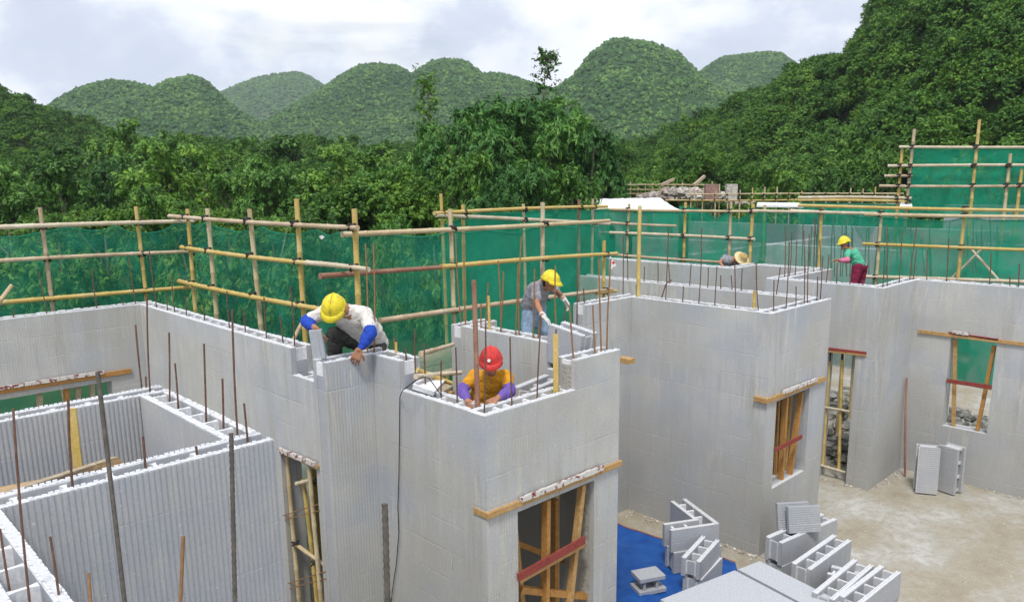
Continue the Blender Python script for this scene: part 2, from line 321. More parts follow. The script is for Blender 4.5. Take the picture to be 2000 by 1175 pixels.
    def build(s, name, mats, parent=None, smooth=False, origin=None):
        mats = [M[q] if isinstance(q, str) else q for q in (mats if isinstance(mats, (list, tuple)) else [mats])]
        if origin is not None: s.v = [(a-origin[0], b-origin[1], c-origin[2]) for a, b, c in s.v]
        o = bpy.data.objects.new(name, s.mesh(name, mats)); COL.objects.link(o)
        if origin is not None: o.location = origin
        if smooth: o.data.polygons.foreach_set('use_smooth', [True]*len(o.data.polygons))
        if parent is not None: o.parent = parent; o.location = Vector(o.location)-wloc(parent)
        return o
def wloc(o):
    v = Vector((0, 0, 0))
    while o is not None: v = v+Vector(o.location); o = o.parent
    return v
def tag(o, label, cat, group=None, kind='thing'):
    if len(label.replace('-', ' ').split()) > 16: print('LONG', len(label.split()), label)
    o['label'] = label; o['category'] = cat
    if group: o['group'] = group
    if kind: o['kind'] = kind
    return o
def struct(o): o['kind'] = 'structure'; return o
def empty(name, loc=(0, 0, 0)):
    o = bpy.data.objects.new(name, None); COL.objects.link(o); o.location = loc; o.empty_display_size = .1; return o
def bevel(o, wd=.004):
    b = o.modifiers.new('bevel', 'BEVEL'); b.width = wd; b.segments = 1; b.limit_method = 'ANGLE'; return o
ORD = ['first', 'second', 'third', 'fourth', 'fifth', 'sixth', 'seventh', 'eighth', 'ninth', 'tenth', 'eleventh', 'twelfth', 'thirteenth', 'fourteenth',
       'fifteenth', 'sixteenth', 'seventeenth', 'eighteenth', 'nineteenth', 'twentieth', 'twenty-first', 'twenty-second', 'twenty-third', 'twenty-fourth']

# ------------------------------------------------------------------ ground and terrain
def grid_obj(name, xs, ys, zf, m, kind='structure'):
    X, Y = np.meshgrid(xs, ys); Z = zf(X, Y); v = np.stack([X, Y, Z], -1).reshape(-1, 3); nx, ny = len(xs), len(ys)
    return arr_obj(name, v, nx, ny, m, kind)
def arr_obj(name, v, nx, ny, m, kind='structure', smooth=False):
    i = np.arange((ny-1)*(nx-1)); r, c = i//(nx-1), i % (nx-1); a = r*nx+c
    q = np.stack([a, a+1, a+nx+1, a+nx], -1); me = bpy.data.meshes.new(name)
    me.vertices.add(len(v)); me.vertices.foreach_set('co', v.astype(np.float32).ravel())
    me.loops.add(q.size); me.loops.foreach_set('vertex_index', q.ravel().astype(np.int32))
    me.polygons.add(len(q)); me.polygons.foreach_set('loop_start', np.arange(0, q.size, 4, dtype=np.int32)); me.polygons.foreach_set('loop_total', np.full(len(q), 4, np.int32))
    me.update(calc_edges=True); me.materials.append(M[m] if isinstance(m, str) else m)
    if smooth: me.polygons.foreach_set('use_smooth', [True]*len(q))
    o = bpy.data.objects.new(name, me); COL.objects.link(o)
    if kind: o['kind'] = kind
    return o
def vnoise(x, y, s, seed=0):
    x, y = x/s+seed*17.3, y/s-seed*9.1; xi, yi = np.floor(x), np.floor(y); fx, fy = x-xi, y-yi; fx, fy = fx*fx*(3-2*fx), fy*fy*(3-2*fy)
    def h(a, b): t = np.sin(a*127.1+b*311.7+seed*74.7)*43758.5453; return t-np.floor(t)
    return (h(xi, yi)*(1-fx)+h(xi+1, yi)*fx)*(1-fy)+(h(xi, yi+1)*(1-fx)+h(xi+1, yi+1)*fx)*fy
def crowns(x, y, s, seed=0):
    x, y = x/s, y/s; xi, yi = np.floor(x), np.floor(y); best = np.zeros_like(x)
    for i in (-1, 0, 1):
        for j in (-1, 0, 1):
            a, b = xi+i, yi+j; t = np.sin(a*127.1+b*311.7+seed)*43758.5453; t -= np.floor(t); q = np.sin(a*269.5+b*183.3+seed)*24634.63; q -= np.floor(q)
            r = .55+.35*t; d2 = ((x-a-t)**2+(y-b-q)**2)/r**2; best = np.maximum(best, np.sqrt(np.maximum(0, 1-d2))*(.6+.6*q))
    return best
def gz(x, y):   # site pad level at 0, land falling off outside then rolling
    d = np.maximum(np.maximum(-6-x, x-34), np.maximum(-8-y, y-11.8)); out = np.clip(d/3, 0, 1)
    return -1.2*out*(1+.3*vnoise(x, y, 7.))
ground = grid_obj('ground', np.concatenate([np.linspace(-1350, -60, 12), np.linspace(-50, 90, 71), np.linspace(110, 1350, 12)]),
                  np.concatenate([np.linspace(-1350, -60, 12), np.linspace(-50, 90, 71), np.linspace(110, 1350, 12)]), lambda X, Y: gz(X, Y)-.03, 'earth')
pad = grid_obj('site_floor', np.linspace(-5, 30, 60), np.linspace(-8, 11.6, 50), lambda X, Y: (vnoise(X, Y, .9)-.5)*.012, 'screed')

def interp(px, prof): return np.interp(px, [p[0] for p in prof], [p[1] for p in prof])
HZ = 358.
def px_dir(px):   # horizontal direction through image column px
    d = ray(px, HZ); d = d[:2]/np.linalg.norm(d[:2]); return d
FARW = []
def ridge(name, prof, dist, thick, res, m, cs=4., ch=1., wob=1., seed=0):
    a0, a1 = prof[0][0], prof[-1][0]; n = max(30, int((a1-a0)*dist/1505/res)); px = np.linspace(a0, a1, n)
    t = np.linspace(-1, 1, max(24, int(thick*1.5/res))); v = []
    dirs = np.array([px_dir(p)/(CF[:2] @ px_dir(p))*math.hypot(CF[0], CF[1]) for p in px])
    top = H+(HZ-interp(px, prof))*dist/1505
    PX, T = np.meshgrid(np.arange(n), t); dd = dist+T*thick; X = dirs[PX, 0]*dd; Y = dirs[PX, 1]*dd
    shape = np.cos(np.clip(T, -1, 1)*math.pi/2)**1.15
    Z = (top[PX]+1.5)*shape-1.5
    Z = Z+ (vnoise(X, Y, 35, seed)-.5)*16*wob*(1-shape)*shape*4*.6 + crowns(X, Y, cs, seed)*ch*np.clip(shape*3, 0, 1)-ch*.5
    FARW.append((X[:len(t)*6//10][::2, ::2], Y[:len(t)*6//10][::2, ::2], Z[:len(t)*6//10][::2, ::2], thick*1.1, (a1-a0)*dist/1505, dist))
    return arr_obj(name, np.stack([X, Y, Z], -1).reshape(-1, 3), n, len(t), m, smooth=True)
ridge('hill', [(-300, 200), (0, 214), (95, 222), (130, 200), (180, 178), (230, 167), (260, 168), (300, 176), (320, 181), (350, 168), (390, 161), (410, 165), (430, 180), (450, 200), (480, 225), (520, 245), (600, 290), (700, 350)], 450, 150, .8, 'hill', seed=1)
ridge('hill', [(300, 330), (400, 225), (440, 190), (480, 175), (520, 163), (560, 157), (590, 154), (620, 163), (645, 180), (700, 215), (800, 330)], 1000, 250, 2., 'hill_far', 5, 3, seed=2)
ridge('hill', [(380, 340), (450, 290), (520, 247), (560, 227), (600, 207), (640, 187), (680, 162), (710, 147), (740, 143), (780, 147), (800, 155), (812, 163), (830, 151), (850, 141), (880, 137), (910, 140), (930, 151), (945, 163), (980, 164), (1010, 172), (1040, 180), (1090, 195), (1200, 260), (1300, 330)], 540, 190, .95, 'hill', seed=3)
ridge('hill', [(900, 330), (1000, 260), (1080, 196), (1120, 171), (1150, 136), (1180, 113), (1210, 108), (1250, 111), (1290, 122), (1320, 133), (1340, 150), (1355, 165), (1380, 182), (1420, 207), (1500, 260), (1600, 330)], 420, 150, .75, 'hill', seed=4)
ridge('hill', [(1200, 330), (1300, 225), (1355, 167), (1375, 151), (1400, 138), (1440, 132), (1480, 129), (1510, 131), (1540, 149), (1570, 180), (1620, 220), (1750, 300), (1900, 340)], 640, 180, 1.2, 'hill', seed=5)
ridge('hill', [(-500, 260), (-100, 190), (40, 206), (90, 217), (160, 240), (300, 330)], 900, 200, 2.2, 'hill_far', 5, 3, seed=6)

# ------------------------------------------------------------------ foliage prototypes
def quads_obj(name, v, m):
    n = len(v)//4; me = bpy.data.meshes.new(name); me.vertices.add(len(v)); me.vertices.foreach_set('co', v.astype(np.float32).ravel())
    me.loops.add(n*4); me.loops.foreach_set('vertex_index', np.arange(n*4, dtype=np.int32)); me.polygons.add(n)
    me.polygons.foreach_set('loop_start', np.arange(0, n*4, 4, dtype=np.int32)); me.polygons.foreach_set('loop_total', np.full(n, 4, np.int32))
    me.update(calc_edges=True); me.materials.append(M[m]); return me
def leaves(centers, outw, size, aspect, rng, droop=.3):
    n = len(centers); nrm = outw+rng.normal(0, .33, (n, 3)); nrm[:, 2] += .55; nrm /= np.linalg.norm(nrm, axis=1)[:, None]
    t = rng.normal(0, 1, (n, 3)); t[:, 2] -= droop; t -= nrm*(t*nrm).sum(1)[:, None]; t /= np.linalg.norm(t, axis=1)[:, None]; b = np.cross(nrm, t)
    L = size*rng.uniform(.6, 1.3, n)[:, None]; W = L*aspect
    return np.stack([centers-t*L*.5, centers+b*W*.5+t*L*.05, centers+t*L*.5-nrm*L*.12, centers-b*W*.5+t*L*.05], 1).reshape(-1, 3)
def sprays(c, out, rng, n_sp, per, R, size, aspect, droop):
    """leafy sprays: twigs radiating out from c"""
    cs = []; os_ = []
    for _ in range(n_sp):
        d = rng.normal(0, 1, 3)+out*1.2; d[2] += .3; d /= np.linalg.norm(d); L = R*rng.uniform(.5, 1.15); t = rng.uniform(.15, 1, per)[:, None]
        p = c+d*L*t+rng.normal(0, .07*R, (per, 3)); p[:, 2] -= droop*.35*R*(t[:, 0]**2); cs.append(p); os_.append(np.repeat(d[None], per, 0))
    return leaves(np.concatenate(cs), np.concatenate(os_), size, aspect, rng, droop)
def crown_mesh(name, seed, m, n_cl=55, R=(1, 1, 1), clr=.34, size=.11, aspect=.45, per=12, n_sp=11, droop=.3, shape='round'):
    """unit crown: height from 0 to 1, half width about .5"""
    rng = np.random.default_rng(seed); vs = []; lobes = []
    nl = 9 if shape != 'bush' else 7
    for i in range(nl):
        z = (.22+.62*(i+.5)/nl+rng.uniform(-.06, .06)) if shape != 'bush' else rng.uniform(.15, .62); a = i*2.4+rng.uniform(-.5, .5)
        rad = {'round': math.sqrt(max(0, 1-((z-.42)/.52)**2)), 'tall': (1-z**2.2)**.6*min(1, z*3+.4), 'bush': math.sqrt(max(0, 1-z**2))}[shape]*.30*rng.uniform(.5, 1.1)
        lobes.append((np.array([rad*math.cos(a), rad*math.sin(a), z]), rng.uniform(.13, .21)*(1.15 if shape == 'bush' else 1)))
    lobes.append((np.array([0, 0, .42]), .2))
    for i in range(n_cl):
        c0, lr = lobes[i % len(lobes)]; d = rng.normal(0, 1, 3); d[2] = abs(d[2])*1.1-.35; d /= np.linalg.norm(d)
        c = c0+d*lr*rng.uniform(.75, 1.)*np.array([1, 1, .8]); c[2] = max(c[2], .03); o = d.copy(); vs.append(sprays(c*np.array(R), o*1.1, rng, n_sp, per, clr*rng.uniform(.25, .46), size, aspect, droop))
    return quads_obj(name, np.concatenate(vs), m)
CROWN = {
 'round': [crown_mesh('crown_mesh', s, 'leaf_a', size=.045, n_cl=110, shape='round') for s in (11, 12, 13)],
 'bamboo': [crown_mesh('crown_mesh', s, 'leaf_b', size=.042, aspect=.3, n_cl=190, n_sp=12, per=12, droop=1.1, shape='tall', clr=.34) for s in (21, 22, 23)],
 'bush': [crown_mesh('crown_mesh', s, 'leaf_c', size=.06, n_cl=70, shape='bush') for s in (31, 32)],
 'pale': [crown_mesh('crown_mesh', s, 'leaf_c', size=.045, n_cl=100, shape='round') for s in (41, 42)]}
def trunk_mb(h, r, seed, crown_h):
    rng = np.random.default_rng(seed); b = MB(); top = np.array([rng.uniform(-.04, .04)*h, rng.uniform(-.04, .04)*h, h*.8])
    b.tube([(0, 0, -.3), top*.35+rng.normal(0, .02*h, 3)*[1, 1, 0], top*.7, top], [r*1.25, r, r*.6, r*.2], 8)
    for i in range(6):
        t = rng.uniform(.35, .85); a = rng.uniform(0, 6.283); p = top*t; L = h*rng.uniform(.2, .34); e_ = p+np.array([math.cos(a)*L*.7, math.sin(a)*L*.7, L*.8])
        b.tube([p, (p+e_)/2+np.array([0, 0, -.03*h]), e_], [r*.5*(1-t*.5), r*.3, r*.08], 6)
    return b
TRUNKS = [trunk_mb(1, .022, s, 1).mesh('trunk_mesh', [M['bark']]) for s in range(4)]
def tree(name, kind, px, top_y, dist, wpx, label, group, lift=0., base=-1.2, low=.12):
    d = px_dir(px)/(CF[:2] @ px_dir(px))*math.hypot(CF[0], CF[1]); x, y = d*dist
    ztop = H+(HZ-top_y)*dist/1505; wd = wpx*dist/1505; hh = ztop-base
    r = empty(name, (x, y, base)); tag(r, label, 'bush' if kind == 'bush' else 'tree', group)
    c = bpy.data.objects.new('crown', random.choice(CROWN[kind])); COL.objects.link(c); c.parent = r
    c.location = (0, 0, hh*low); c.scale = (wd, wd, hh*(1-low)); c.rotation_euler = (0, 0, random.uniform(0, 6.28))
    t = bpy.data.objects.new('trunk', random.choice(TRUNKS)); COL.objects.link(t); t.parent = r; t.scale = (max(hh, 2)*.9,)*2+(hh*1.02,); t.rotation_euler = (0, 0, random.uniform(0, 6.28))
    return r

# GN instancing of leafy clumps for woods nobody could count
CL = bpy.data.collections.new('foliage_clumps')
for k, (kind, s) in enumerate((('leaf_a', 51), ('leaf_a', 52), ('leaf_c', 53), ('leaf_a', 54))):
    me = crown_mesh('clump_mesh', s, kind, n_cl=32, clr=.55, size=.085, per=12, n_sp=6, shape='bush'); o = bpy.data.objects.new('foliage_clump', me); CL.objects.link(o)
def wood(name, pts, scl, label, zs=1., coll=None):
    n = len(pts); me = bpy.data.meshes.new(name); me.vertices.add(n); me.vertices.foreach_set('co', np.array(pts, np.float32).ravel())
    a = me.attributes.new('scl', 'FLOAT_VECTOR', 'POINT'); s = np.array(scl)[:, None]*np.array([[1, 1, zs]])*RNG.uniform(.8, 1.2, (n, 3)); a.data.foreach_set('vector', s.astype(np.float32).ravel())
    a = me.attributes.new('rot', 'FLOAT_VECTOR', 'POINT'); r = np.zeros((n, 3)); r[:, 2] = RNG.uniform(0, 6.28, n); r[:, :2] = RNG.normal(0, .2, (n, 2)); a.data.foreach_set('vector', r.astype(np.float32).ravel())
    a = me.attributes.new('idx', 'INT', 'POINT'); a.data.foreach_set('value', RNG.integers(0, 4, n).astype(np.int32))
    o = bpy.data.objects.new(name, me); COL.objects.link(o); tag(o, label, 'forest', kind='stuff')
    ng = bpy.data.node_groups.new(name, 'GeometryNodeTree'); ng.interface.new_socket('Geometry', in_out='INPUT', socket_type='NodeSocketGeometry'); ng.interface.new_socket('Geometry', in_out='OUTPUT', socket_type='NodeSocketGeometry')
    gi = ng.nodes.new('NodeGroupInput'); go = ng.nodes.new('NodeGroupOutput'); ip = ng.nodes.new('GeometryNodeInstanceOnPoints'); ci = ng.nodes.new('GeometryNodeCollectionInfo')
    ci.inputs[0].default_value = coll or CL; ci.inputs['Separate Children'].default_value = True; ci.inputs['Reset Children'].default_value = True
    ip.inputs['Pick Instance'].default_value = True; L = ng.links; L.new(gi.outputs[0], ip.inputs['Points']); L.new(ci.outputs[0], ip.inputs['Instance'])
    for nm, ty, dst in (('idx', 'INT', 'Instance Index'), ('rot', 'FLOAT_VECTOR', 'Rotation'), ('scl', 'FLOAT_VECTOR', 'Scale')):
        na = ng.nodes.new('GeometryNodeInputNamedAttribute'); na.data_type = ty; na.inputs[0].default_value = nm; L.new(na.outputs['Attribute'], ip.inputs[dst])
    L.new(ip.outputs[0], go.inputs[0]); mo = o.modifiers.new('scatter', 'NODES'); mo.node_group = ng; return o

FC = bpy.data.collections.new('far_crowns')
for k in range(4):
    bm = bmesh.new(); rg = random.Random(k)
    for q in range(4):
        mx = Matrix.Translation((rg.uniform(-.45, .45), rg.uniform(-.45, .45), rg.uniform(0, .4))) @ Matrix.Diagonal((1, 1, rg.uniform(.8, 1.2), 1))
        vv = bmesh.ops.create_icosphere(bm, subdivisions=2, radius=rg.uniform(.35, .6), matrix=mx)['verts']
        for v in vv: v.co += Vector((rg.gauss(0, 1), rg.gauss(0, 1), rg.gauss(0, 1)))*.075
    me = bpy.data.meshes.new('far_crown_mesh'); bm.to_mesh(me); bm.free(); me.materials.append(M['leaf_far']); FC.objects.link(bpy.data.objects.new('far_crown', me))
fl_ = ['first', 'blue-green far', 'second', 'tallest', 'right-hand', 'leftmost distant']
for k, (X, Y, Z, th, wd, dist) in enumerate(FARW):
    ny, nx = X.shape; cs = 2.5 if dist < 700 else 3.6; n = int(th*wd/(cs*cs)*1.25); i = RNG.uniform(0, nx-1.01, n); j = RNG.uniform(0, ny-1.01, n); a, b_ = i.astype(int), j.astype(int); fi, fj = i-a, j-b_
    bl = lambda A: (A[b_, a]*(1-fi)+A[b_, a+1]*fi)*(1-fj)+(A[b_+1, a]*(1-fi)+A[b_+1, a+1]*fi)*fj
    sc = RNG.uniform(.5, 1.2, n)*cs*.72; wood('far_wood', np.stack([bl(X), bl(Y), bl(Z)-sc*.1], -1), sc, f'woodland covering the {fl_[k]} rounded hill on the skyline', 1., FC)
# near slopes as terrain: z rises from r0 to the silhouette distance r1
def slope(name, prof, r0, r1, n_px, n_r, sub=0., back=.7, p=1.1):
    px = np.linspace(prof[0][0], prof[-1][0], n_px); rr = np.linspace(0, 1+back, n_r)
    dirs = np.array([px_dir(q)/(CF[:2] @ px_dir(q))*math.hypot(CF[0], CF[1]) for q in px])
    R0, R1 = np.interp(px, *zip(*r0)), np.interp(px, *zip(*r1)); top = H+(HZ-interp(px, prof))*R1/1505-sub
    I, T = np.meshgrid(np.arange(n_px), rr); dist = R0[I]+(R1-R0)[I]*T; X, Y = dirs[I, 0]*dist, dirs[I, 1]*dist
    up = np.where(T <= 1, np.clip(T, 0, 1)**p, 1-.5*(np.clip(T, 1, 9)-1)**2)
    Z = -1.4+(top[I]+1.4)*up+(vnoise(X, Y, 9, 3)-.5)*1.6*np.clip(T*4, 0, 1)*np.clip(np.abs(1-T)*6, .15, 1)
    return arr_obj(name, np.stack([X, Y, Z], -1).reshape(-1, 3), n_px, n_r, 'under', smooth=True), X, Y, Z, T
rp = [(1080, 352), (1150, 350), (1230, 345), (1300, 318), (1360, 292), (1420, 268), (1500, 238), (1560, 200), (1600, 188), (1640, 165), (1660, 140), (1680, 90), (1700, 40), (1730, 5), (1800, -90), (1900, -180), (2000, -230), (2300, -300), (2700, -260)]
o, X, Y, Z, T = slope('hillside', rp, [(1080, 80), (1500, 55), (2000, 42), (2700, 42)], [(1080, 120), (1400, 110), (1700, 95), (2000, 85), (2700, 80)], 90, 50, sub=1.8)
def scatter_on(X, Y, Z, T, n, smin, smax, tmax=1.25, dz=0.):
    ny, nx = X.shape; pts = []; sc = []
    i = RNG.uniform(0, nx-1.01, n); j = RNG.uniform(0, (ny-1.01)*min(1, tmax/T.max()), n); a, b = i.astype(int), j.astype(int); fi, fj = i-a, j-b
    def bl(A): return (A[b, a]*(1-fi)+A[b, a+1]*fi)*(1-fj)+(A[b+1, a]*(1-fi)+A[b+1, a+1]*fi)*fj
    s = RNG.uniform(smin, smax, n); x_, y_ = bl(X), bl(Y); return np.stack([x_, y_, bl(Z)+dz*crowns(x_, y_, 7.5, 4)+dz*.35*crowns(x_, y_, 3., 6)-s*.25], -1), s
p_, s_ = scatter_on(X, Y, Z, T, 11000, 1.1, 2.3, dz=5.)
wood('hillside_wood', p_, s_, 'dense dark green woodland covering the steep hillside on the right', .95)
lp = [(-700, 60), (-300, 110), (-60, 160), (0, 186), (30, 196), (60, 214), (100, 238), (140, 262), (200, 290), (300, 330)]
o, X, Y, Z, T = slope('hillside', lp, [(-700, 70), (300, 75)], [(-700, 120), (0, 125), (300, 120)], 60, 40, sub=1.8)
p_, s_ = scatter_on(X, Y, Z, T, 4000, 1.0, 2.2, dz=4.2)
wood('hillside_wood', p_, s_, 'wooded slope rising at the left edge behind the valley trees', .95)
# valley wood: rolling canopy between 32 m and 130 m
n = 11000; px = RNG.uniform(-500, 1500, n); dist = 30+100*RNG.uniform(0, 1, n)**1.3; dirs = np.array([px_dir(q)/(CF[:2] @ px_dir(q))*math.hypot(CF[0], CF[1]) for q in px])
X, Y = dirs[:, 0]*dist, dirs[:, 1]*dist
yt = np.interp(dist, [30, 45, 60, 80, 130], [400, 345, 310, 285, 268]) + (px > 700)*10; top = H+(HZ-yt)*dist/1505+(vnoise(X, Y, 8, 9)-.5)*2.+crowns(X, Y, 7., 2)*4.2+crowns(X, Y, 2.6, 8)*.9-4.2
s_ = RNG.uniform(.6, 1.5, n); wood('valley_wood', np.stack([X, Y, top-s_*1.0], -1), s_, 'dense green valley woodland beyond the netting with uneven treetops', 1.)
o = None
pxs = np.linspace(-500, 1500, 60); rs = np.linspace(14, 150, 40); dr = np.array([px_dir(q)/(CF[:2] @ px_dir(q))*math.hypot(CF[0], CF[1]) for q in pxs])
I, Rr = np.meshgrid(np.arange(60), rs); Zt = H+(HZ-np.interp(Rr, [14, 20, 30, 45, 60, 80, 130, 150], [700, 520, 415, 362, 325, 298, 276, 275]))*Rr/1505-2.3
arr_obj('terrain', np.stack([dr[I, 0]*Rr, dr[I, 1]*Rr, np.maximum(Zt, -1.4)], -1).reshape(-1, 3), 60, 40, 'under', smooth=True)

TR = [  # name, kind, px, top y, distance, width px, phrase
 ('tree', 'round', 240, 238, 60, 150, 'tallest'), ('tree', 'round', 160, 262, 58, 170, ''), ('tree', 'pale', 312, 258, 60, 170, ''), ('tree', 'round', 390, 270, 62, 180, ''),
 ('tree', 'round', 470, 272, 66, 170, ''), ('tree', 'round', 560, 266, 68, 180, ''), ('tree', 'pale', 645, 270, 66, 170, ''), ('tree', 'round', 720, 274, 60, 170, '')]
for i, t in enumerate(TR):
    tree('tree', *t[1:6], f"{'pale' if t[1]=='pale' else 'dark green'} round-topped tree, {ORD[i]} from the left in the far row below the hills", 'round-topped trees in the far row')
TR = [('pale', 20, 285, 42, 190), ('round', 115, 300, 39, 180), ('bamboo', 215, 290, 42, 150), ('round', 300, 285, 40, 200), ('round', 395, 292, 43, 180), ('bamboo', 480, 302, 41, 160), ('pale', 560, 300, 42, 180), ('round', 650, 298, 43, 180), ('bamboo', 730, 308, 38, 150)]
for i, t in enumerate(TR): tree('tree', *t, f"{dict(pale='light green', round='leafy green', bamboo='drooping fine-leaved')[t[0]]} tree, {ORD[i]} from the left in the middle row behind the left netting", 'trees in the middle row')
TR = [('bush', 10, 372, 24, 200), ('bush', 100, 395, 22, 170), ('bush', 190, 385, 24, 180), ('round', 275, 372, 25, 150), ('bush', 350, 400, 22, 150), ('bush', 440, 398, 23, 170), ('bush', 530, 405, 22, 160), ('round', 610, 392, 25, 160), ('bush', 690, 402, 23, 160), ('bamboo', 770, 398, 22, 140), ('bush', 850, 412, 22, 150)]
for i, t in enumerate(TR): tree('bush', 'bush' if t[0] == 'bush' else t[0], *t[1:], f"bright green shrub, {ORD[i]} from the left rising just behind the bamboo rails", 'shrubs behind the left rails', low=.02)
TR = [('bamboo', 1005, 178, 38, 270, 'tall dark tree at the centre of the clump behind the netting'), ('bamboo', 930, 212, 36, 250, 'dense feathery tree left of the tallest one in the central clump'),
      ('bamboo', 1090, 196, 37, 250, 'feathery tree right of the slender twiggy top'), ('bamboo', 865, 240, 37, 210, 'drooping tree at the left side of the central clump'),
      ('bamboo', 1155, 238, 36, 190, 'leafy tree at the right side of the central clump'), ('round', 905, 300, 31, 170, 'round green tree low in the clump, under the feathery left tree'),
      ('bamboo', 1020, 300, 30, 200, 'drooping tree standing lowest at the middle of the central clump'), ('round', 1110, 310, 30, 160, 'rounded tree below the right side of the clump, near the white sheet'),
      ('bamboo', 800, 305, 34, 130, 'small feathery tree at the far left foot of the central clump'), ('round', 1165, 322, 42, 110, 'small tree just left of the white sheeting roof'),
      ('bamboo', 960, 345, 27, 170, 'light drooping bamboo right behind the upper rail at centre'), ('bush', 1060, 380, 27, 170, 'low bush behind the centre rails under the tall clump'), ('bush', 1130, 388, 28, 110, 'low bush behind the rails left of the white roof')]
for t in TR: tree('tree' if t[0] != 'bush' else 'bush', *t[:5], t[5], 'trees of the central clump')
TR = [(1215, 345, 58, 90), (1275, 335, 60, 100), (1340, 338, 58, 100), (1410, 330, 56, 110), (1480, 335, 52, 110), (1550, 330, 50, 120), (1630, 325, 47, 130), (1720, 318, 44, 140), (1810, 320, 42, 140), (1900, 315, 40, 150), (1990, 310, 40, 150)]
for i, t in enumerate(TR): tree('tree', random.choice(['round', 'pale', 'round']), *t, f"tree at the foot of the steep hillside, {ORD[i]} from the left beyond the far scaffold", 'trees at the foot of the hillside', low=.02)
# slender trees with open twiggy tops
def twiggy(px, top_y, dist, label, seed, lean):
    rng = np.random.default_rng(seed); d = px_dir(px)/(CF[:2] @ px_dir(px))*math.hypot(CF[0], CF[1]); x, y = d*dist; hh = H+(HZ-top_y)*dist/1505+1.2
    r = empty('slender_tree', (x, y, -1.2)); tag(r, label, 'tree'); b = MB(); t = np.array([lean, 0, hh]); k = [np.array([lean*q**2, rng.normal(0, .08), hh*q]) for q in (0, .3, .6, .8, 1)]
    b.tube(k, [.12, .09, .06, .04, .012], 7); vs = []
    for i in range(90):
        q = 1-.55*rng.uniform(0, 1)**1.3; p = np.array([lean*q**2, 0, hh*q]); a = rng.uniform(0, 6.283); L = rng.uniform(.3, 1.1)*(1.5-q); e_ = p+np.array([math.cos(a)*L, math.sin(a)*L, L*.7])
        b.tube([p, e_], [.014, .004], 4, cap=False); vs.append(sprays(e_, np.array([0, 0, .3]), rng, 4, 9, .42, .15, .5, .5))
    b.build('trunk', 'bark', r).location = (0, 0, 0); c = bpy.data.objects.new('crown', quads_obj('crown', np.concatenate(vs), 'leaf_a')); COL.objects.link(c); c.parent = r
twiggy(1052, 128, 38, 'slender tree with a thin twiggy top standing above the central clump', 5, .6)
twiggy(852, 165, 42, 'thin leaning shoot rising above the left side of the central clump', 8, -.5)
twiggy(1592, 150, 95, 'small ragged tree against the sky on the ridge of the steep hillside', 9, .5)

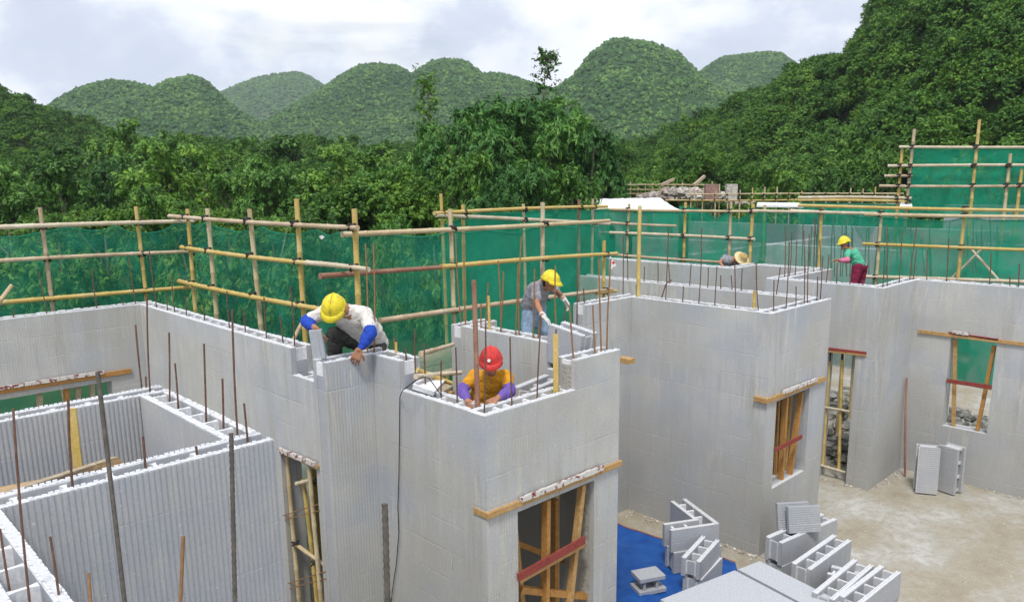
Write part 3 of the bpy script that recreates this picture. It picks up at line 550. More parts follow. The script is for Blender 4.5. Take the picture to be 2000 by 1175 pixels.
# ------------------------------------------------------------------ foam block walls
T_, LF = .22, .055
def ribbed(b, axis, c, sgn, u0, u1, z0, z1, depth_, pitch, mi=0):
    """outer face at coordinate c looking to sgn, ribs running up"""
    n = max(1, int(round((u1-u0)/pitch))); us = []
    for i in range(n):
        a = u0+(u1-u0)*i/n; p = (u1-u0)/n; us += [(a, 0), (a+p*.42, 0), (a+p*.55, depth_), (a+p*.87, depth_)]
    us.append((u1, 0)); vs = []
    for u, d in us:
        q = c-sgn*d; vs += [(u, q, z0), (u, q, z1)] if axis == 'A' else [(q, u, z0), (q, u, z1)]
    fs = [(2*i, 2*i+2, 2*i+3, 2*i+1) for i in range(len(us)-1)]
    b.add(vs, fs, mi)
WEB = None
def wall(axis, c, u0, u1, tops, openings, label, pitch=.03, rib=.0011, m='foam', fill=.13, lip=True, name='foam_block_wall', cap=False):
    """tops: list of (ua, ub, z). Body from c to c+T_. Parts: two leaves, webs, concrete core."""
    org = (u0, c, 0) if axis == 'A' else (c, u0, 0); root = empty(name, org); tag(root, label, 'wall')
    def bx(b, ua, ub, d0, d1, z0, z1, mi=0, top=None):
        return b.box(ua, ub, c+d0, c+d1, z0, z1, mi, top) if axis == 'A' else b.box(c+d0, c+d1, ua, ub, z0, z1, mi, top)
    cuts = sorted({u0, u1, *[t[0] for t in tops], *[t[1] for t in tops], *[o[0] for o in openings], *[o[1] for o in openings]})
    cuts = [q for q in cuts if u0 <= q <= u1]
    def top_at(u): return next(t[2] for t in tops if t[0]-1e-6 <= u <= t[1]+1e-6)
    segs = []
    for a, b_ in zip(cuts[:-1], cuts[1:]):
        mu = (a+b_)/2; zt = top_at(mu); op = [o for o in openings if o[0] < mu < o[1]]
        if op: segs += [(a, b_, 0, op[0][2], False), (a, b_, op[0][3], zt, True)] if op[0][2] > .02 else [(a, b_, op[0][3], zt, True)]
        else: segs.append((a, b_, 0, zt, True))
    rng = random.Random(int(abs(c)*100+abs(u0)*37))
    for side, (d0, d1) in enumerate(((0, LF), (T_-LF, T_))):
        lf = MB()
        for a, b_, z0, z1, tp in segs:
            e = .0
            if side == 0: ribbed(lf, axis, c, -1, a, b_, z0, z1, rib, pitch); bx(lf, a, b_, d0+rib*1.5, d1, z0, z1, 0, 1)
            else: bx(lf, a, b_, d0, d1-rib*1.5, z0, z1, 0, 1); ribbed(lf, axis, c+T_, 1, a, b_, z0, z1, rib, pitch)
            if tp and lip:   # tongue-and-groove lip: low broken ridges along the top edge
                for off in (((.006, .016), (.036, .047)) if not rib > .004 else ((.004, .012), (.042, .050))):
                    u = a
                    while u < b_-.01:
                        st = rng.uniform(.018, .10) if not rib > .004 else .022; ue = min(u+st, b_)
                        bx(lf, u, ue, d0+off[0], d0+off[1], z1, z1+rng.uniform(.003, .011), 2, 2); u = ue+(rng.uniform(.0, .05) if not rib > .004 else .008)
        lf.build('leaf', [m, 'foam_top', 'foam_light'], root)
    if cap:
        cp = MB(); zt = top_at(u0+.01); bx(cp, u0-.004, u0, 0, T_, 0, zt, 0, 1); bx(cp, u0+.0005, u0+.05, LF+.001, T_-LF-.001, 0, zt-.001, 0, 1); cp.build('end_panel', [m, 'foam_light'], root)
    core = MB()
    for a, b_, z0, z1, tp in segs:
        zt = z1-fill if tp else z1-.002
        if zt > z0: bx(core, a+.002, b_-.002, LF+.002, T_-LF-.002, z0+.001, zt)
    core.build('core', 'fill' if fill < .1 else 'foam_clean', root)
    # webs in the open cells at the top
    me = {}
    for a, b_, z0, z1, tp in segs:
        if not tp: continue
        u = a+.02
        while u < b_-.02:
            key = round(z1, 3)
            if key not in me:
                w_ = MB(); dz = -.012
                pts = [(-.5, 0), (-.25, -.35), (.25, -.35), (.5, 0)]; W = T_-2*LF; q = [(0.014, d*W, z) for d, z in ((-.5, 0.), (.5, 0.))]
                for s_ in (-1, 1):
                    pass
                prof = [(-.5*W, .035), (-.22*W, .016), (.22*W, .016), (.5*W, .035)]
                vs = []
                for d, hw in prof:
                    for zz in (-fill*1.0-.01, -.014):
                        for s_ in (-1, 1): vs.append((s_*hw*.55, d, zz) if axis == 'A' else (d, s_*hw*.55, zz))
                fs = []
                for i in range(3):
                    k = i*4; fs += [(k, k+4, k+6, k+2), (k+1, k+3, k+7, k+5), (k+2, k+6, k+7, k+3)]
                w_.add(vs, fs); mm = w_.mesh('web', [M['foam_light']]); me[key] = mm
            o = bpy.data.objects.new('web', me[key]); COL.objects.link(o); o.parent = root
            wl = (u, c+T_/2, z1) if axis == 'A' else (c+T_/2, u, z1); o.location = tuple(wl[i]-org[i] for i in range(3)); u += .225
    return root
WD = {}
WD['w1'] = wall('A', 10.6, -4, 3.66, [(-4, 3.66, 3.)], [(.4, 3.0, .9, 2.05)], 'far left foam wall with a wide propped opening')
WD['w2'] = wall('B', 3.44, 6.0, 10.6, [(6.0, 6.58, 2.74), (6.58, 10.6, 3.)], [(6.24, 6.94, 0, 1.88)], 'foam wall running back on the left, with a tall doorway below')
WD['w3'] = wall('A', 5.78, 3.34, 4.04, [(3.34, 4.04, 3.)], [], 'short foam wall return under the hands of the worker in white', .03, .0016)
WD['w4'] = wall('B', 3.82, 4.49, 5.78, [(4.49, 5.37, 2.74), (5.37, 5.78, 3.)], [], 'narrow foam wall with a stepped top beside the worker in the red helmet', .03, .0012)
WD['w5'] = wall('A', 4.27, 3.82, 5.49, [(3.82, 4.88, 2.74), (4.88, 5.49, 3.)], [(4.16, 5.14, 0, 1.84)], 'foam wall in front of the worker in the red helmet, with a propped doorway', .03, .0015, fill=.05, cap=True)
WD['w6'] = wall('B', 5.27, 4.49, 6.2, [(4.49, 4.98, 2.74), (4.98, 6.2, 3.)], [], 'foam wall behind the red helmet, with a missing block at its near end', fill=.09)
WD['w7a'] = wall('A', 6.2, 5.27, 8.42, [(5.27, 5.75, 3.), (5.75, 7.28, 2.6), (7.28, 8.42, 3.)], [], 'foam wall low in the middle behind the worker in grey')
WD['w7'] = wall('B', 8.2, 4.42, 6.2, [(4.42, 6.2, 3.)], [], 'large smooth grey foam wall face in the centre beside the yellow bamboo post', m='foam')
WD['w8'] = wall('A', 4.2, 8.2, 9.77, [(8.2, 9.77, 3.)], [(8.43, 9.3, .8, 1.91)], 'foam wall with a tall propped window right of the large smooth face', cap=True)
WD['w9'] = wall('B', 9.57, 4.42, 8.3, [(4.42, 8.3, 3.)], [], 'foam wall closing the middle room, seen over its front wall')
WD['w10'] = wall('B', 12.1, 7.17, 9.95, [(7.17, 9.95, 3.)], [], 'far foam wall below the worker in the straw hat')
WD['w10j'] = wall('A', 6.95, 12.1, 13.12, [(12.1, 13.12, 3.)], [], 'short jog of foam wall right of the straw hat', cap=True)
WD['w10c'] = wall('B', 12.9, 5.87, 6.95, [(5.87, 6.95, 3.)], [], 'farthest foam wall piece, left of the worker in green')
WD['w11'] = wall('A', 5.65, 11.2, 13.12, [(11.2, 13.12, 3.)], [], 'foam cross wall running back left of the worker in green', cap=True)
WD['w12'] = wall('B', 11.2, 4.3, 5.65, [(4.3, 5.65, 3.)], [(4.41, 4.83, 0, 2.0)], 'foam wall with the narrow propped doorway, below the worker in green')
WD['w13'] = wall('A', 4.08, 11.2, 12.67, [(11.2, 12.67, 3.)], [], 'foam wall turning the inner corner behind the leaning red pole', cap=True)
WD['w14'] = wall('B', 12.45, -4, 4.08, [(-4, 4.08, 3.)], [(2.94, 3.54, .83, 2.2)], 'long foam wall at the right with the propped window over the standing blocks')
WD['n1'] = wall('A', 4.2, -2, 2.05, [(-2, 2.05, 3.)], [], 'nearest ribbed foam wall at the lower left, crossing in front', .03, .005, 'foam_clean', cap=True, fill=.24)
WD['n2'] = wall('B', 1.83, 4.42, 5.84, [(4.42, 5.84, 3.)], [], 'right side wall of the small room at lower left, open cells on top', .03, .003, 'foam_clean', fill=.24)
WD['n3'] = wall('A', 5.84, -3, 2.05, [(-3, 2.05, 3.)], [], 'ribbed back wall of the small room at lower left', .03, .005, 'foam_clean', fill=.24)
WD['n4'] = wall('B', .42, -1, 4.2, [(-1, 4.2, 3.)], [], 'closest foam wall in the lower left corner, seen from above into its cells', .0295, .005, 'foam_clean', fill=.3)
# plain inner walls of the site that stand behind openings
for nm, ax, c, a, b_ in (('w20', 'A', 9.4, 5.5, 8.3),):
    pass

# ------------------------------------------------------------------ steel rods
ROD = []
GW = {'far left wall': ('A', 10.71), 'wall running back on the left': ('B', 3.55), 'right side wall of the small left room': ('B', 1.94), 'nearest ribbed wall': ('A', 4.31), 'wall return at the worker in white': ('A', 5.89),
      'narrow wall with the stepped top': ('B', 3.93), 'wall in front of the red helmet': ('A', 4.38), 'wall behind the red helmet': ('B', 5.38), 'low wall behind the worker in grey': ('A', 6.31), 'large smooth wall': ('B', 8.31),
      'middle room end wall': ('B', 9.68), 'wall with the tall window': ('A', 4.31), 'cross wall left of the worker in green': ('A', 5.76), 'wall below the worker in green': ('B', 11.31), 'wall at the inner corner': ('A', 4.19), 'long wall at the right': ('B', 12.56)}
def rod(bx_, by_, tx, ty, zb=3., r=.007, m='rust', grp='', base=None, dep=None, deep=.12, top_d=0.):
    b0 = P(bx_, by_, zb) if dep is None else D(bx_, by_, dep)
    if grp in GW: b0 = VY(bx_, by_, GW[grp][1]) if GW[grp][0] == 'A' else VX(bx_, by_, GW[grp][1])
    dd = depth(b0)+top_d; t = D(tx, ty, dd)
    a = b0-np.array([0, 0, deep]) if dep is None else b0; a = a+(b0-t)*[1, 1, 0]*.0
    ROD.append((grp, bx_, a, t, r, m))
def rods(grp, items, zb=3., r=.007, m='rust', **k):
    for q in items: rod(*q, zb=zb, r=r, m=m, grp=grp, **k)
rods('far left wall', [(26.5, 616, 25.4, 603), (92.5, 610, 76.3, 529), (190, 600, 179, 525), (240, 594, 240, 586), (266, 593, 251, 501)], r=.0068)
rods('wall running back on the left', [(307.5, 604, 291, 488), (327.4, 609, 324, 571), (343, 613, 334.5, 540), (363, 619, 362, 577), (399, 629, 397, 598), (449.4, 643, 443, 568), (480.7, 650, 475, 603), (521.6, 662, 515.6, 580), (553.7, 670, 547, 615), (574, 674, 567, 560)], r=.0068)
rods('right side wall of the small left room', [(293, 778, 287, 577), (280.5, 775, 264.7, 634), (286, 776, 284.6, 735), (327.6, 797, 330.3, 649), (346.7, 806, 341.8, 709), (401, 833, 398.4, 671), (433.5, 844, 434.4, 739), (464, 860, 453.4, 604), (484, 865, 476.6, 787)], r=.0064)
rods('nearest ribbed wall', [(140.4, 951, 133.4, 780), (285, 914, 279.5, 851.7), (385.5, 891, 383, 871)], r=.0068)
rods('wall return at the worker in white', [(716, 692, 713.6, 475), (729, 690, 729.4, 474), (771.7, 701, 770, 660)], r=.0075, m='rust_light')
rods('narrow wall with the stepped top', [(796, 768, 792, 680), (812.8, 772, 809.7, 642), (831, 778, 828, 670), (861.7, 788, 861.7, 703.7), (892.4, 797, 890, 677.7)], 2.74, .0064)
rods('wall in front of the red helmet', [(943.8, 806, 948.4, 633), (1001, 792, 996, 657.8), (1048, 774, 1057, 622), (1092.4, 764, 1086, 642.5)], 2.74, .0064)
rods('wall in front of the red helmet', [(1122.4, 702, 1112.3, 595), (1163.5, 690, 1158, 596), (1175, 687, 1169, 504), (1185, 684, 1193, 505)], 3., .008, 'rust_light')
rods('wall behind the red helmet', [(902.5, 634, 890, 456), (909, 634, 905.6, 456), (939.8, 636, 939.4, 593), (946, 640, 953.6, 551), (977.8, 645, 972.8, 509), (1006, 643, 1012, 515), (1014, 652, 1018.4, 461), (976, 640, 983.6, 530), (1040.5, 655, 1044, 525), (1048, 660, 1057, 600), (1089, 650, 1084.7, 518)], 3., .0075, 'rust_light')
rods('low wall behind the worker in grey', [(1102, 650, 1103, 595), (1126, 645, 1128, 523), (1145, 640, 1139.5, 563), (1144.5, 641, 1140, 581)], 2.6, .008)
rods('large smooth wall', [(1216.7, 583, 1217.7, 461), (1243, 578, 1242.5, 556), (1299.6, 587, 1306, 444), (1333, 592, 1335, 558.6), (1363.6, 596, 1370, 444), (1395.8, 600, 1400.4, 520), (1437.8, 605, 1435, 513.5), (1484.4, 610, 1477, 513.5)], 3., .0072)
rods('middle room end wall', [(1226, 545, 1225, 490), (1257.6, 547, 1258.6, 520), (1285, 549, 1285, 512), (1310, 551, 1306, 515), (1346.8, 555, 1350, 515), (1382.5, 559, 1383.6, 522), (1408.8, 566, 1407.7, 537), (1430.8, 566, 1427.7, 537), (1447.6, 568, 1449.8, 524), (1513.8, 576, 1524, 522)], 3., .0078)
rods('wall with the tall window', [(1512.7, 606, 1511.7, 547), (1535, 602, 1541.8, 472), (1554.9, 598, 1554.9, 558.6), (1571.7, 594, 1571.7, 500), (1578, 592, 1581, 457.5), (1595, 588, 1597, 540), (1602, 587, 1607, 500)], 3., .0072)
rods('cross wall left of the worker in green', [(1532, 543, 1533.5, 440), (1540.8, 542, 1546.4, 452.8), (1553, 540, 1556, 470), (1589.5, 536, 1592, 426), (1575, 538, 1570, 450), (1604, 534, 1601, 470)], 3., .0078)
rods('wall below the worker in green', [(1612, 553, 1619.5, 496.8), (1635, 555, 1635.4, 513.6), (1657.9, 557, 1663.5, 525), (1686, 560, 1686, 547), (1724.3, 566, 1727, 528)], 3., .0078)
rods('wall at the inner corner', [(1734.6, 564, 1732.8, 438.7), (1756, 558, 1762, 452), (1776, 552, 1791, 442.5), (1783, 550, 1790, 487)], 3., .0078)
rods('long wall at the right', [(1811.7, 549, 1811.7, 487.6), (1849, 552, 1853.6, 466), (1931.7, 558, 1936, 494.8), (1972, 560, 1972.8, 539.6), (1989.6, 561, 1991, 515)], 3., .0078)
rods('closest wall', [(55.8, 1175, 25.5, 796), (115, 1175, 98, 1047), (18, 1137, 0, 1032), (173, 1190, 173, 1118)], 3., .0048, top_d=.1)
ROD[-1] = ROD[-1][:4]+(.006, 'rust_light')
def rod_obj(a, t, r, m, ribs=False):
    L = np.linalg.norm(t-a); n = 7 if not ribs else int(L/.012); k = [a+(t-a)*i/n for i in range(n+1)]
    bend = np.cross((t-a)/L, [random.uniform(-1, 1), random.uniform(-1, 1), 0])*L*.014
    if not ribs: k = [p+bend*math.sin(math.pi*i/n) for i, p in enumerate(k)]
    b = MB(); b.tube(k, [r]*(n+1) if not ribs else [r*(1.12 if i % 2 else .9) for i in range(n+1)], 6 if not ribs else 10)
    return b.build('steel_rod', m, None, True, tuple(a))
from collections import defaultdict
gr = defaultdict(list)
for q in ROD: gr[q[0]].append(q)
for gname, L in gr.items():
    L.sort(key=lambda q: q[1])
    for i, q in enumerate(L):
        tag(rod_obj(np.array(q[2]), np.array(q[3]), q[4], q[5]), f'rusty rod, {ORD[i]} from the left on the {gname}', 'steel rod', f'steel rods in the {gname}')
# loose thick rods in the foreground: starter bars standing on the floor below the camera
for (x0, y0, x1, y1, dp, r, m, ribs, lab) in ((237.7, 1175, 190.6, 725, 2.9, .0085, 'steel', False, 'long dark steel bar slanting across the ribbed wall at lower left'),
        (459, 1175, 451.5, 845, 2.6, .0075, 'steel', True, 'dark ribbed steel bar standing in the foreground by the corner of the ribbed wall'),
        (757, 1175, 751.5, 983, 2.3, .0095, 'steel', True, 'thick dark ribbed steel bar in the foreground right of the tall scaffold doorway'),
        (356.5, 1175, 358, 1046, 2.6, .0062, 'rust_light', False, 'bright rusty steel bar standing in front of the ribbed wall')):
    t = D(x1, y1, dp); d = D(x0, y0, dp)-t; a = t+d*(t[2]/-d[2])
    tag(rod_obj(a, t, r, m, ribs), lab, 'steel rod')
b = MB(); a = P(1292, 582, 3.); d0 = depth(a); b.tube([a-np.array([0, 0, .2]), a, D(1300, 556, d0), D(1305, 550, d0), D(1312, 547, d0)], .009, 7)
tag(b.build('steel_rod', 'rust', None, True), 'rusty steel rod bent over at its tip on the large smooth wall', 'steel rod')

# ------------------------------------------------------------------ bamboo
def bam_mb(a, t, r0, r1=None):
    a, t = np.array(a, float), np.array(t, float); L = np.linalg.norm(t-a); r1 = r1 or r0*.85; n = max(3, int(L/.28)); pts = []; rad = []
    bend = np.cross((t-a)/L, [random.uniform(-1, 1), random.uniform(-1, 1), random.uniform(-1, 1)])*L*.006
    for i in range(n):
        for f_, k in ((0., 1.14), (.05, .97), (.5, .95), (.94, .98)):
            q = (i+f_)/n; pts.append(a+(t-a)*q+bend*math.sin(math.pi*q)); rad.append((r0+(r1-r0)*q)*k)
    pts.append(t); rad.append(r1); return MB().tube(pts, rad, 9)
def pole(parent, name, a, t, r, m): return bam_mb(a, t, r).build(name, m, parent, True)
def lash(parent, p, r=.045, axis=None):
    b = MB(); p = np.array(p)
    for k in range(2):
        d = np.array([[.6, .2, .77], [-.3, .6, .74]][k]); d /= np.linalg.norm(d); e1 = np.cross(d, [0, 0, 1.]); e1 /= np.linalg.norm(e1); e2 = np.cross(d, e1)
        b.tube([p+r*(math.cos(t)*e1+math.sin(t)*e2) for t in np.linspace(0, 6.283, 11)], r*.33, 5, cap=False)
    for k in range(1): b.tube([p, p+np.array([random.uniform(-1, 1)*.06, random.uniform(-1, 1)*.06, -.05])], .006, 4)
    return b.build('lashing', 'black', parent, True)
def scaffold(label, plane, val, ups, leds, extra=(), r=.033, lash_r=.045, skip=(), name='bamboo_scaffold', foot=0.):
    """plane 'X' or 'Y' at value; ups: (px,topy,mat); leds: (px0,y0,px1,y1,mat)"""
    V = (lambda x, y, o=0.: VX(x, y, val+o)) if plane == 'X' else (lambda x, y, o=0.: VY(x, y, val+o))
    p0 = V(ups[0][0], ups[0][1]); root = empty(name, (p0[0], p0[1], 0)); tag(root, label, 'scaffold'); U = []
    for x, y, m in ups:
        t = V(x, y); a = np.array([t[0]+random.uniform(-.03, .03), t[1]+random.uniform(-.03, .03), foot]); U.append((a, t)); pole(root, 'upright_pole', a, t, r*random.uniform(.9, 1.1), m)
    for x0, y0, x1, y1, m in leds:
        a, t = V(x0, y0, -.065), V(x1, y1, -.065); pole(root, 'ledger_pole', a, t, r*random.uniform(.85, 1.05), m)
        ax = 1 if plane == 'X' else 0; lo, hi = sorted((a[ax], t[ax]))
        for ua, ut in U:
            if lo-.02 < ut[ax] < hi+.02:
                q = (ut[ax]-a[ax])/(t[ax]-a[ax]); z = a[2]+(t[2]-a[2])*q
                if z < ut[2]: p = ut.copy(); p[2] = z; p[0 if plane == 'X' else 1] -= .04; lash(root, p, lash_r)
    return root
S1 = scaffold('bamboo scaffold behind the far left foam wall, three rails and two uprights', 'Y', 11.2, [(78, 405, 'bam_p'), (265, 403, 'bam_y'), (-70, 400, 'bam_t')],
    [(-160, 450, 378, 431.5, 'bam_w'), (-160, 519, 384, 490.5, 'bam_p'), (-160, 604, 378, 560, 'bam_y')])
S2 = scaffold('bamboo scaffold beside the wall running back, behind the worker in white', 'X', 4.3, [(366, 408, 'bam_y'), (405, 407, 'bam_t'), (487, 408, 'bam_t'), (579, 388, 'bam_y'), (692, 408, 'bam_y')],
    [(331, 422, 699, 445, 'bam_p'), (355, 483, 604, 514, 'bam_y'), (600, 513, 720, 526, 'bam_w'), (350, 549, 640, 606, 'bam_y')])
S3 = scaffold('bamboo scaffold in the centre behind the red helmet and the worker in grey', 'Y', 7.0, [(879, 408, 'bam_t'), (1060, 395, 'bam_p'), (1180, 470, 'bam_y')],
    [(668, 458, 1190, 431, 'bam_t'), (625, 539, 872, 521, 'bam_r'), (862, 521, 1205, 495, 'bam_y'), (742, 626, 1195, 565, 'bam_p'), (1165, 572, 1203, 568, 'bam_y')])
S4 = scaffold('thin bamboo scaffold farther back behind the centre netting', 'Y', 9.4, [(861, 378, 'bam_y'), (904, 400, 'bam_y'), (1022, 398, 'bam_t'), (1131, 390, 'bam_r'), (1158, 388, 'bam_p')],
    [(848, 416.5, 1186, 403, 'bam_y'), (852, 420, 1190, 437, 'bam_w')])
S5 = scaffold('bamboo scaffold left of the straw hat, in front of the far netting', 'X', 13.3, [(1182, 436, 'bam_y'), (1229, 398, 'bam_t'), (1339, 395, 'bam_y'), (1428, 396, 'bam_t'), (1471, 398, 'bam_y')],
    [(1160, 408, 1480, 413, 'bam_t'), (1178, 434, 1321, 441, 'bam_p'), (1174, 453.6, 1474, 467, 'bam_w'), (1194, 497, 1408, 512, 'bam_p'), (1462, 411, 1600, 413.5, 'bam_w')], lash_r=.05)
S6 = scaffold('bamboo scaffold at the right behind the worker in green', 'X', 14.0, [(1494, 400, 'bam_t'), (1605, 405, 'bam_y'), (1722, 410, 'bam_t'), (1886, 405, 'bam_y'), (2080, 400, 'bam_t')],
    [(1545, 411.5, 1722, 417, 'bam_w'), (1690, 418.5, 2140, 424, 'bam_t'), (1560, 401, 2140, 413, 'bam_y'), (1686, 476, 2140, 493, 'bam_y'), (1690, 540, 2140, 556, 'bam_w'), (1470, 519, 1494, 508, 'bam_y')], lash_r=.05)
for a, t in (((1846, 556), (1915, 488)), ((1898, 488), (1962, 560))): pole(S6, 'brace_pole', VX(*a, 14.05), VX(*t, 14.05), .022, 'bam_w')
S7 = scaffold('tall bamboo scaffold at upper right round the raised netting', 'X', 20., [(1762, 292, 'bam_y'), (1786, 252, 'bam_p'), (1913, 234, 'bam_y'), (2060, 240, 'bam_t'), (1974, 300, 'bam_t'), (1996, 330, 'bam_y')],
    [(1757, 287, 2140, 287, 'bam_w'), (1735, 324, 2140, 323, 'bam_w'), (1728, 343.5, 1782, 343, 'bam_p'), (1718, 363, 2140, 361, 'bam_p'), (1560, 386, 1780, 386.5, 'bam_w'), (1560, 391, 1775, 393, 'bam_y')], r=.04, lash_r=.06)
# far low scaffold grid
far_ups = [(1217+i*14.5, 357+random.uniform(-4, 6), random.choice(['bam_t', 'bam_y', 'bam_p'])) for i in range(14)]
S8 = scaffold('distant low bamboo grid in front of the rubble mound', 'X', 34., far_ups, [(1212, 361, 1402, 361, 'bam_t'), (1212, 370, 1402, 369, 'bam_t'), (1212, 379, 1402, 378, 'bam_p')], r=.034, lash_r=.03)
S9 = scaffold('distant bamboo railing along the far slab, right of the rubble mound', 'X', 26., [(1350+i*24, 372+random.uniform(-8, 8), random.choice(['bam_t', 'bam_y', 'bam_p'])) for i in range(17)],
    [(1300, 391, 1760, 385, 'bam_y'), (1345, 380, 1765, 378, 'bam_t'), (1480, 401, 1760, 398, 'bam_w')], r=.028, lash_r=.035)
# single standing poles
def single(p0, p1, r, m, label, cat='bamboo pole', name='bamboo_pole'): tag(bam_mb(p0, p1, r).build(name, m, None, True), label, cat)
a = P(1248, 580, 3.); single(a-np.array([0, 0, .4]), D(1250, 402, depth(a)), .03, 'bam_y', 'yellow bamboo post standing at the back corner of the large smooth wall')
a = P(933, 796, 2.74); single(a-np.array([0, 0, .3]), D(925.5, 547, depth(a)-.1), .023, 'bam_r', 'reddish pole standing upright right in front of the worker in the red helmet')
a = P(1086, 762, 2.74); tag(MB().beam(a-np.array([0, 0, .2]), D(1085, 652, depth(a)), .045, .03).build('timber_stake', 'bam_y'), 'flat yellow stake standing in the wall right of the red helmet', 'stake')
a = P(956, 640, 3.); single(a-np.array([0, 0, .2]), D(954, 577, depth(a)), .018, 'bam_y', 'short yellow stake on the wall left of the worker in grey')
a = P(773.5, 690, 3.); single(a-np.array([0, 0, .2]), D(773.5, 668, depth(a)), .014, 'bam_y', 'stubby yellow peg between the rods right of the worker in white')
a = P(1473, 603, 3.); single(a-np.array([0, 0, .2]), D(1474, 568, depth(a)), .025, 'bam_y', 'short yellow stake in the top of the large wall near its right corner')
a = D(152, 940, 5.05); tag(MB().beam(a-np.array([0, 0, .8]), D(140, 797, 5.05), .05, .03).build('timber_stake', 'bam_y'), 'yellow plank standing inside the small room at lower left', 'stake')
single(VY(-40, 640, 10.95), VY(24, 556, 10.95), .03, 'bam_t', 'short slanting bamboo pole at the left edge in front of the net')
single(D(571, 668, 8.2), D(590, 628, 8.3), .022, 'bam_p', 'slanting pale pole beside the blue sleeved elbow')
single(np.array(P(1788, 915, 0))-np.array([.45, 0, 0]), VX(1771, 738, 12.28), .018, 'bam_r', 'thin red pole leaning in the corner behind the standing blocks', 'pole', 'leaning_pole')

# ------------------------------------------------------------------ nets
def net_sheet(label, plane, val, edge, zb, m='net', amp=.05, n=70, group='green safety nets', seed=1, dens=30):
    """edge: list of (px,py) along the top edge; hangs with folds down to zb"""
    V = (lambda x, y: VX(x, y, val)) if plane == 'X' else (lambda x, y: VY(x, y, val))
    E = [V(*p) for p in edge]; ax = 1 if plane == 'X' else 0; us = [p[ax] for p in E]; zs = [p[2] for p in E]; o_ = np.argsort(us); us = np.array(us)[o_]; zs = np.array(zs)[o_]
    L = us[-1]-us[0]; nu = int(L*dens); u = np.linspace(us[0], us[-1], nu); zt = np.interp(u, us, zs); v = np.linspace(0, 1, 26)
    # folds: gathered at tie points, shallow billows between rails
    U, Vv = np.meshgrid(u, v); Z = zt[None]+(zb-zt[None])*Vv
    off = amp*(vnoise(U*1.0, Z*.35, .5, seed)-.5)*2+amp*.6*np.sin(U*5.1+seed+1.5*vnoise(U, Z, .8, seed+2))*np.exp(-Vv*1.5)+.05*np.sin(Vv*math.pi*3)*vnoise(U, Z, 1.5, seed+5)
    off += .02*(vnoise(U+Z*.8, Z, .16, seed+8)-.5)
    pts = np.zeros(U.shape+(3,)); pts[..., ax] = U; pts[..., 1-ax] = val+off; pts[..., 2] = Z
    o = arr_obj('safety_net', pts.reshape(-1, 3), nu, 26, m, None, True); tag(o, label, 'safety net', group)
    # rolled hem along the top
    b = MB(); b.tube([pts[0, i] for i in range(0, nu, 3)], .014, 5, cap=False); b.build('hem', M['net'], o, True); return o
net_sheet('dark green net hanging behind the far left foam wall', 'Y', 11.32, [(-200, 470), (0, 464), (40, 462), (80, 455), (135, 444), (150, 447), (180, 452), (213, 449), (225, 441), (255, 455), (290, 456), (320, 450), (350, 434), (366, 428)], .0, amp=.05, seed=3)
net_sheet('green net along the wall running back on the left', 'X', 4.42, [(366, 430), (378, 443), (395, 440), (407, 435), (430, 446), (470, 454), (500, 450), (512, 443), (530, 452), (560, 458), (590, 458), (608, 449), (640, 461), (662, 458), (678, 452), (690, 455)], .0, amp=.05, seed=5)
net_sheet('green net behind the red helmet, from the corner pole to the bay', 'Y', 7.12, [(690, 462), (730, 461), (770, 458), (790, 463), (830, 463), (862, 457), (880, 451), (920, 457), (950, 450), (1000, 456), (1040, 446), (1060, 444), (1085, 440), (1120, 446), (1140, 436), (1175, 444)], .0, 'net', amp=.05, seed=7)
net_sheet('second green net seen higher up behind the centre rails', 'Y', 9.5, [(862, 440), (900, 428), (930, 418), (1000, 416), (1060, 412), (1100, 410), (1150, 412), (1192, 408)], .0, 'net_far', amp=.05, seed=9)
net_sheet('pale green net left of the straw hat', 'X', 13.42, [(1190, 413), (1230, 416), (1280, 414), (1339, 413), (1345, 420)], .0, 'net_far', amp=.05, seed=11)
net_sheet('green net with draped upper edge behind the straw hat', 'X', 13.5, [(1328, 402), (1380, 412), (1400, 428), (1420, 415), (1440, 430), (1471, 412), (1498, 414)], .0, 'net_far', amp=.06, seed=13)
net_sheet('green net behind the worker in green', 'X', 14.1, [(1490, 408), (1520, 420), (1560, 412), (1600, 414), (1650, 416), (1680, 425), (1722, 422)], 1.1, 'net', amp=.09, seed=15)
net_sheet('long green net over the right wall', 'X', 14.15, [(1715, 424), (1800, 430), (1850, 432), (1886, 424), (1930, 430), (2000, 430), (2150, 432)], 1.1, 'net_far', amp=.06, seed=17)
net_sheet('raised green net on the tall scaffold at upper right', 'X', 20.12, [(1779, 290), (1850, 291), (1913, 290), (2000, 291), (2150, 292)], 3.6, 'net_far', amp=.06, seed=19)
net_sheet('low strip of green netting on the far slab', 'X', 24, [(1560, 396), (1640, 397), (1700, 398), (1775, 399)], 3., 'net_far', amp=.06, seed=21)
# gathered fold of net beside the green worker
b = MB(); A, B_, C_ = VX(1650, 416, 13.93), VX(1722, 424, 13.93), VX(1690, 480, 13.97); n_ = 14; vs = []
for i in range(n_+1):
    for j in range(n_+1):
        s_, t_ = i/n_, j/n_; top = A+(B_-A)*s_+np.array([0, 0, -.16*math.sin(math.pi*s_)]); q = top+(C_-top)*t_*(.95); q[0] += .03*math.sin(9*s_+3*t_)*(1-t_); vs.append(q)
b.add(vs, [(i*(n_+1)+j, (i+1)*(n_+1)+j, (i+1)*(n_+1)+j+1, i*(n_+1)+j+1) for i in range(n_) for j in range(n_)])
tag(b.build('safety_net', 'net', None, True), 'bunched swag of green net tied up behind the worker in green', 'safety net')

